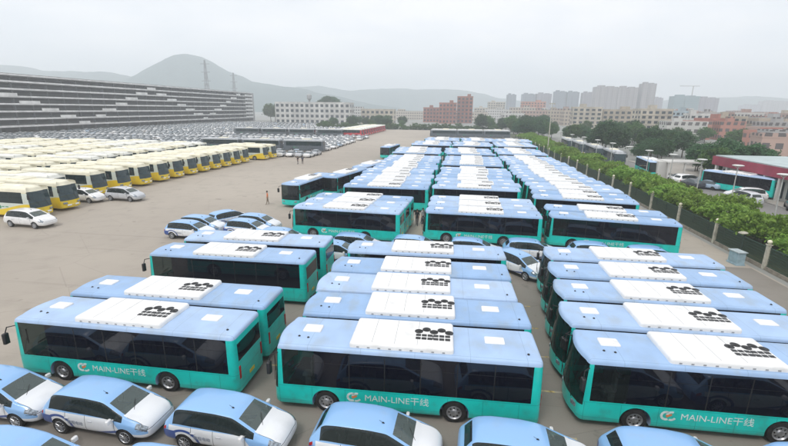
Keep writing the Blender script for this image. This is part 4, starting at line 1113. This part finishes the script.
for k_, (f_, y, w_, h, q_) in enumerate([(.12, 380, 17, 9, 2), (.165, 400, 20, 11, 0), (.20, 420, 18, 12, 4), (.14, 460, 24, 14, 1), (.19, 480, 22, 12, 2), (.225, 440, 20, 13, 0), (.245, 390, 16, 11, 4)]):
    block('town_house', f'house beyond the far end of the hedge, {ordn(k_)} of its group', f_ * y, y, w_, 12, h, FAC[q_], 0, 0, R(rng.uniform(-9, 9)), True, 'houses at the far end of the hedge', 'house')
i = tries = 0
while i < 30 and tries < 3000:
    tries += 1; y = rng.uniform(112, 190); x = rng.uniform(.56 * y + 12, 1.02 * y + 20); w_ = rng.uniform(8, 13)
    if any(abs(x - a) < (w_ + c) / 2 + 1.5 and abs(y - b_) < 12 for a, b_, c in placed): continue
    placed.append((x, y, w_)); ci = rng.choices(range(6), (.36, .16, .1, .06, .16, .16))[0]
    block('town_house', f'{FN[ci]} low house beyond the wood and the red fronted hall', x, y, w_, rng.uniform(8, 10), rng.uniform(4.2, 6.6), FAC[ci], 0, 0, R(rng.uniform(-15, 15)), rng.random() < .5, f'{FN[ci]} low houses beyond the wood', 'house'); i += 1
# long parking structure on the far side
deck = empty('parking_structure', (-187, 0, 0))
Y0, Y1, DEP = 128, 392, 46
SLABM = wall_mat('pale slab edge', (.74, .74, .74)); DARKW = M('dark deck interior', (.018, .022, .030), .9, 0, .3, .2); COLM = wall_mat('deck column', (.10, .11, .12))
ym, yl = (Y0 + Y1) / 2, Y1 - Y0
for k in range(1, 9):
    MB().box((-DEP / 2, ym, 3.1 * k - (.35 if k == 8 else 0)), (DEP, yl, .70 if k < 8 else .6)).build('slab', SLABM, deck)
MB().box((-9, ym, 12), (.4, yl - 2, 23.4)).build('inner_wall', DARKW, deck)
MB().box((-DEP / 2, ym, 24.9), (DEP - 3, yl - 2, .3)).build('roof', ROOFM, deck)
cme = MB().box((0, 0, 12.1), (.55, .75, 23.8)).mesh('column', COLM)
for k in range(32):
    o = obj('column', cme, deck); o.location = (-5.0, Y0 + 1 + k * (yl - 2) / 31, 0)
rme = MB().box((0, ym, 0), (.08, yl - .4, .12)).mesh('rail', COLM)
for k in range(1, 8):
    o = obj('rail', rme, deck); o.location = (-.12, 0, 3.1 * k + 1.15)
lv = [5, 4, 3, 2, 1, 2, 3, 4, 5, 6, 7, 6, 5, 4, 3, 2, 1, 2, 3, 4, 5, 6, 7]
yy_ = [(161, 169), (169, 179), (179, 188), (188, 197), (198, 205), (209, 216), (214, 224), (224, 233), (232, 242), (241, 251), (251, 259), (259, 269), (269, 279), (279, 289), (288, 299), (297, 309), (309, 315), (318, 327), (325, 336), (334, 344), (344, 352), (352, 362), (362, 369)]
PAN = wall_mat('white facade panel', (.80, .80, .79))
for l_, (a, b_) in zip(lv, yy_):
    MB().box((.12, (a + b_) / 2, 3.1 * l_ + .75), (.16, b_ - a - .3, 1.35)).build('facade_panel', PAN, deck)
for k in range(7):
    MB().box((.14, 384.5, 3.1 * k + 3.9), (.18, 14, 1.0)).build('facade_panel', PAN, deck)
MB().box((-6, 394, 12.3), (11, 3.6, 24.6)).build('stair_tower', GREYW, deck)
tag(deck, 'long dark parking structure with pale floor edges and stepped white panels', 'parking structure')

# ------------------------------------------------------------------ red fronted hall and yard beyond the street
hall = empty('service_hall', (45.2, 83, 0), R(0))
REDF = grime(M('dark red fascia', (.30, .035, .07), .5, 0, .1, .6), (.15, .05, .06), .4, .8)
HR = grime(M('pale green metal roof', (.42, .50, .50), .5, .1, .06, .5), (.30, .36, .35), .5, .4)
MB().box((6.2, -14, 2.0), (10, 27.6, 4.0)).build('wall', WHITEW, hall)
MB().box((.2, -14, 3.95), (.5, 30, 1.45)).build('fascia', REDF, hall)
MB().box((5.6, .9, 3.95), (10.3, .5, 1.45)).build('fascia', REDF, hall)
MB().box((6, -14.2, 4.78), (11.6, 29.8, .16)).build('roof', HR, hall)
wme = MB().box((0, 0, 0), (.12, 2.3, 2.3)).mesh('window', WINM); cme = MB().box((0, 0, 1.6), (.4, .4, 3.2)).mesh('column', WHITEW)
for k in range(9):
    o = obj('window', wme, hall); o.location = (1.16, -1.8 - k * 3.1, 1.5)
    o = obj('column', cme, hall); o.location = (.25, -.2 - k * 3.1, 0)
for k in range(3):
    o = obj('window', wme, hall); o.location = (3 + k * 3, -.15, 1.5); o.rotation_euler = (0, 0, pi / 2)
tag(hall, 'low hall with dark red fascia and pale metal roof beyond the street', 'hall')
cano = empty('canopy', (41.5, 88.5, 0))
MB().box((2, 0, 3.1), (9, 4.5, .25)).build('roof', WHITEW, cano)
for k in range(4): MB().box((-2.2 + k * 2.8, -2, 1.5), (.25, .25, 3.0)).build('post', WHITEW, cano)
MB().box((-3, .2, 1.55), (1.6, 3.4, 3.1)).build('booth', WHITEW, cano)
tag(cano, 'white flat roofed canopy on posts beside the red fronted hall', 'canopy')
teal(bus_c, 43.9, 73.3, R(-62), 'teal bus parked before the red fronted hall', group='teal buses beyond the street')
for i, (x, y, a) in enumerate([(38.5, 93, 82), (36.8, 108, 84), (36.6, 122, 85), (36.5, 136, 85), (36.4, 150, 86)]):
    if i == 0: teal(bus_c, x, y, R(a), 'teal bus on the street beyond the hedge before the canopy', group='buses beyond the street')
    else: put(dc, (x, y, 0), R(a), f'white roofed slate coach on the street under the dark trees, {ordn(i)} from the canopy', 'coach', 'buses beyond the street')
yd = [(scar, 39.8, 64.8, 95, 'silver hatchback on the yard near the street lamps'), (wcar, 41.5, 67.5, 170, 'white hatchback crossing the yard before the red hall'), (wcar, 40.0, 80.6, 20, 'white car parked under the canopy edge')]
for src, x, y, a, l in yd: put(src, (x, y, 0), R(a), l, 'car')
ly = [(42.3, 79.5, 3), (44.6, 82, 1), (39.2, 77.5, 4), (41.0, 76.4, 2), (45.8, 60.6, 4), (47.0, 57.4, 3), (43.9, 61.5, 4), (40.0, 83.5, 0)]
nm_ = {}
for i, (x, y, k) in enumerate(ly):
    o = obj('parked_car', FARM[k]); o.location = (x, y, 0); o.rotation_euler = (0, 0, R(rng.uniform(0, 180))); tag(o, f'{FARN[k]} car in the yard by the red fronted hall, {ordn(i)} from the canopy', 'car', 'cars in the yard')

# ------------------------------------------------------------------ hills, pylons
def hill(name, prof, y, depth, base, seed):
    rg = random.Random(seed); v, f = [], []; NX, NY = 150, 14
    xs_ = [p[0] for p in prof]
    def hh(x):
        for (a, b_), (c, d) in zip(prof, prof[1:]):
            if a <= x <= c: t_ = (x - a) / (c - a); t_ = .35 * t_ * t_ * (3 - 2 * t_) + .65 * t_; return b_ + (d - b_) * t_
        return 0
    ph = [rg.uniform(0, 6.28) for _ in range(8)]
    for j in range(NY + 1):
        t_ = j / NY; pr = sin(pi * (.5 * t_ / .55 if t_ < .55 else .5 + .5 * (t_ - .55) / .45))
        for i in range(NX + 1):
            x = xs_[0] + (xs_[-1] - xs_[0]) * i / NX
            nzv = sum(sin(x * .012 * (1.7 ** k) + ph[k] + t_ * 3 * (k + 1)) / (1.55 ** k) for k in range(7)) * 3.4
            v.append((x, y - depth * .55 + depth * t_, max(-1, (hh(x) + nzv * min(1, hh(x) / 60)) * pr + (-1 if t_ in (0, 1) else 0))))
    for j in range(NY):
        for i in range(NX):
            a = j * (NX + 1) + i; f.append((a, a + 1, a + NX + 2, a + NX + 1))
    me = bpy.data.meshes.new(name); me.from_pydata(v, [], f)
    m, t, p = mat(name + ' woodland'); g = noise(t, .02, 8); g2 = noise(t, .15, 5)
    cc = mixc(t, ramp(t, g, .4, .62), (.03, .085, .085), (.055, .115, .11)); t.links.new(mixc(t, math_(t, 'MULTIPLY', ramp(t, g2, .45, .6), .5), cc, (.015, .045, .035)), p.inputs['Base Color']); p.inputs['Roughness'].default_value = .95
    me.materials.append(m); me.polygons.foreach_set('use_smooth', [True] * len(me.polygons)); return struct(obj(name, me))
hill('hill', [(-2100, 60), (-1800, 150), (-1709, 152), (-1458, 137), (-1256, 127), (-1118, 106), (-1030, 132), (-960, 178), (-932, 194), (-905, 189), (-820, 142), (-720, 93), (-575, 82), (-433, 58), (-300, 30), (-120, 0)], 1500, 700, 0, 4)
hill('far_hill', [(-1500, 0), (-1000, 90), (-700, 120), (-520, 100), (-381, 112), (-183, 102), (-14, 114), (110, 90), (201, 66), (420, 40), (800, 55), (1200, 80), (1600, 70), (2200, 90), (2500, 20)], 2250, 600, 0, 9)
def pylon(x, y, h, label):
    r = empty('pylon', (x, y, 0)); b = MB(); wd = h * .07; L4 = [(-1, -1), (1, -1), (1, 1), (-1, 1)]
    lv_ = [(0, 1), (.35, .55), (.6, .34), (.8, .24), (1, .10)]
    for (z0, s0), (z1, s1) in zip(lv_, lv_[1:]):
        for k in range(4):
            p = L4[k]; q = L4[(k + 1) % 4]
            b.tube((p[0] * wd * s0, p[1] * wd * s0, z0 * h), (p[0] * wd * s1, p[1] * wd * s1, z1 * h), .45, n=4); b.tube((p[0] * wd * s0, p[1] * wd * s0, z0 * h), (q[0] * wd * s1, q[1] * wd * s1, z1 * h), .28, n=4); b.tube((q[0] * wd * s0, q[1] * wd * s0, z0 * h), (p[0] * wd * s1, p[1] * wd * s1, z1 * h), .28, n=4)
    PY = bpy.data.materials.get('galvanised lattice') or M('galvanised lattice', (.16, .17, .18), .6, .3)
    b.build('tower_frame', PY, r)
    for z in (.62, .78, .93): MB().box((0, 0, z * h), (wd * 2.6, .7, .8)).build('cross_arm', PY, r)
    tag(r, label, 'pylon')
pylon(-412, 700, 86, 'taller lattice pylon rising before the mountain peak')
pylon(-416, 800, 74, 'smaller lattice pylon on the falling ridge')
KN = []
for i in range(22):
    a = rng.uniform(-1, 1); x = -124 + a * 17; y = 425 + rng.uniform(-6, 6)
    KN.append((x, y))
    c_, t_ = rng.choice(BIG); r = empty('broad_tree', (x, y, max(0, 14 * (1 - a * a) - 1)), rng.uniform(0, 6)); r.scale = (1.25, 1.25, 1.2); obj('crown', c_, r); obj('trunk', t_, r)
    tag(r, 'dark tree crowning the knoll behind the long white building', 'tree', 'dark trees on the knoll')
kn = MB().lathe((-124, 425, -1), [(32, 0), (26, 6), (17, 11.5), (8, 14), (.0001, 15)], 'z', 32).build('knoll', bpy.data.materials['hill woodland'], None, 60); struct(kn)
for i in range(10):
    tree(MID, -160 + i * 4 + rng.uniform(-2, 2), 372 + rng.uniform(-4, 4), 2.3, 'mid green tree behind the far end of the parking structure', 'mid green trees behind the parking structure', 'broad_tree')
wt = empty('water_tower', (-138, 408, 0)); MB().tube((0, 0, 0), (0, 0, 20), 1.0, .9, n=12).build('shaft', GREYW, wt); MB().lathe((0, 0, 19), [(.9, 0), (2.2, 1.5), (2.2, 4.5), (1.2, 5.6), (.0001, 5.8)], 'z', 16).build('tank', GREYW, wt); tag(wt, 'grey water tower beside the wooded knoll', 'water tower')

# ------------------------------------------------------------------ people
SKIN = M('skin', (.42, .26, .18), .6); HAIR = M('black hair', (.015, .012, .01), .6)
def person(x, y, face, shirt, trousers, label, stride=.16, arm=.1):
    J = [(0, 0, .93), (0, 0, 1.16), (0, .01, 1.40), (0, .015, 1.50), (0, .03, 1.58), (0, .03, 1.70),
         (-.19, 0, 1.41), (-.23, -.02, 1.13), (-.22, arm, .90), (-.22, arm + .04, .80), (.19, 0, 1.41), (.23, .02, 1.13), (.22, arm * .5 + .03, .90), (.22, arm * .5 + .07, .80),
         (-.10, 0, .88), (-.105, stride * .6, .49), (-.105, stride, .09), (-.105, stride + .16, .04), (.10, 0, .88), (.105, -stride * .3, .49), (.105, -stride, .09), (.105, -stride + .16, .04), (0, .14, 1.615)]
    rad = [.15, .135, .155, .06, .085, .085, .075, .05, .04, .035, .075, .05, .04, .035, .095, .065, .045, .035, .095, .065, .045, .035, .02]
    E_ = [(0, 1), (1, 2), (2, 3), (3, 4), (4, 5), (2, 6), (6, 7), (7, 8), (8, 9), (2, 10), (10, 11), (11, 12), (12, 13), (0, 14), (14, 15), (15, 16), (16, 17), (0, 18), (18, 19), (19, 20), (20, 21), (4, 22)]
    me = bpy.data.meshes.new('person'); me.from_pydata(J, E_, []); o = obj('person', me)
    o.modifiers.new('skin', 'SKIN'); ss = o.modifiers.new('sub', 'SUBSURF'); ss.levels = 2
    for i, r_ in enumerate(rad): me.skin_vertices[0].data[i].radius = (r_, r_ * (.7 if i in (0, 1, 2) else 1))
    me.skin_vertices[0].data[0].use_root = True
    bpy.context.view_layer.update(); m2 = apply(o); bpy.data.objects.remove(o)
    m2.materials.clear()
    for q in (shirt, trousers, SKIN): m2.materials.append(q)
    for p in m2.polygons:
        z = p.center.z; ax = abs(p.center.x)
        p.material_index = 2 if z > 1.49 or (ax > .17 and z < 1.1 and z > .7) else (1 if z < .95 else 0)
    m2.polygons.foreach_set('use_smooth', [True] * len(m2.polygons))
    o = obj('person', m2); o.location = (x, y, 0); o.rotation_euler = (0, 0, face)
    h = MB().lathe((0, .02, 1.66), [(.098, -.02), (.108, .04), (.09, .10), (.05, .135), (.0001, .14)], 'z', 14).build('hair', HAIR, o, 60)
    tag(o, label, 'person')
CL = lambda n_, c: M(n_, c, .85)
person(-34.4, 92.3, R(150), CL('black shirt', (.02, .02, .025)), CL('dark trousers', (.03, .03, .04)), 'person in dark clothes standing in the open lot before the far cars')
person(-33.5, 92.8, R(200), CL('navy shirt', (.03, .04, .07)), CL('black trousers', (.02, .02, .02)), 'person in navy beside the one in dark clothes in the open lot')
person(-23.6, 51.8, R(120), CL('orange vest', (.60, .17, .06)), CL('tan trousers', (.25, .2, .15)), 'worker in an orange vest before the nearest askew bus')
person(-3.7, 44.9, R(170), CL('black jacket', (.015, .015, .018)), CL('black jeans', (.02, .02, .03)), 'person in a black jacket between bus columns of the second block')
person(-3.15, 45.6, R(230), CL('white shirt', (.6, .6, .6)), CL('blue jeans', (.04, .06, .12)), 'person in a white shirt between bus columns of the second block')

# ------------------------------------------------------------------ air
hz = bpy.data.materials.new('haze air'); hz.use_nodes = True; t = hz.node_tree; t.nodes.clear()
pv = N(t, 'ShaderNodeVolumePrincipled'); pv.inputs['Color'].default_value = (.92, .965, 1, 1); pv.inputs['Density'].default_value = .00075; pv.inputs['Anisotropy'].default_value = .2
ou = N(t, 'ShaderNodeOutputMaterial'); t.links.new(pv.outputs[0], ou.inputs['Volume'])
hb = MB().box((0, 1350, 100.5), (5600, 3500, 207)).build('haze', hz)
struct(hb, 'stuff')
for l_, os_ in LABELS.items():
    if len(os_) > 1 and len({o.get('group') for o in os_}) > 1: print('SHARED LABEL', l_)
    if not 4 <= len(l_.replace('-', ' ').split()) <= 16: print('LABEL LENGTH', len(l_.split()), l_)
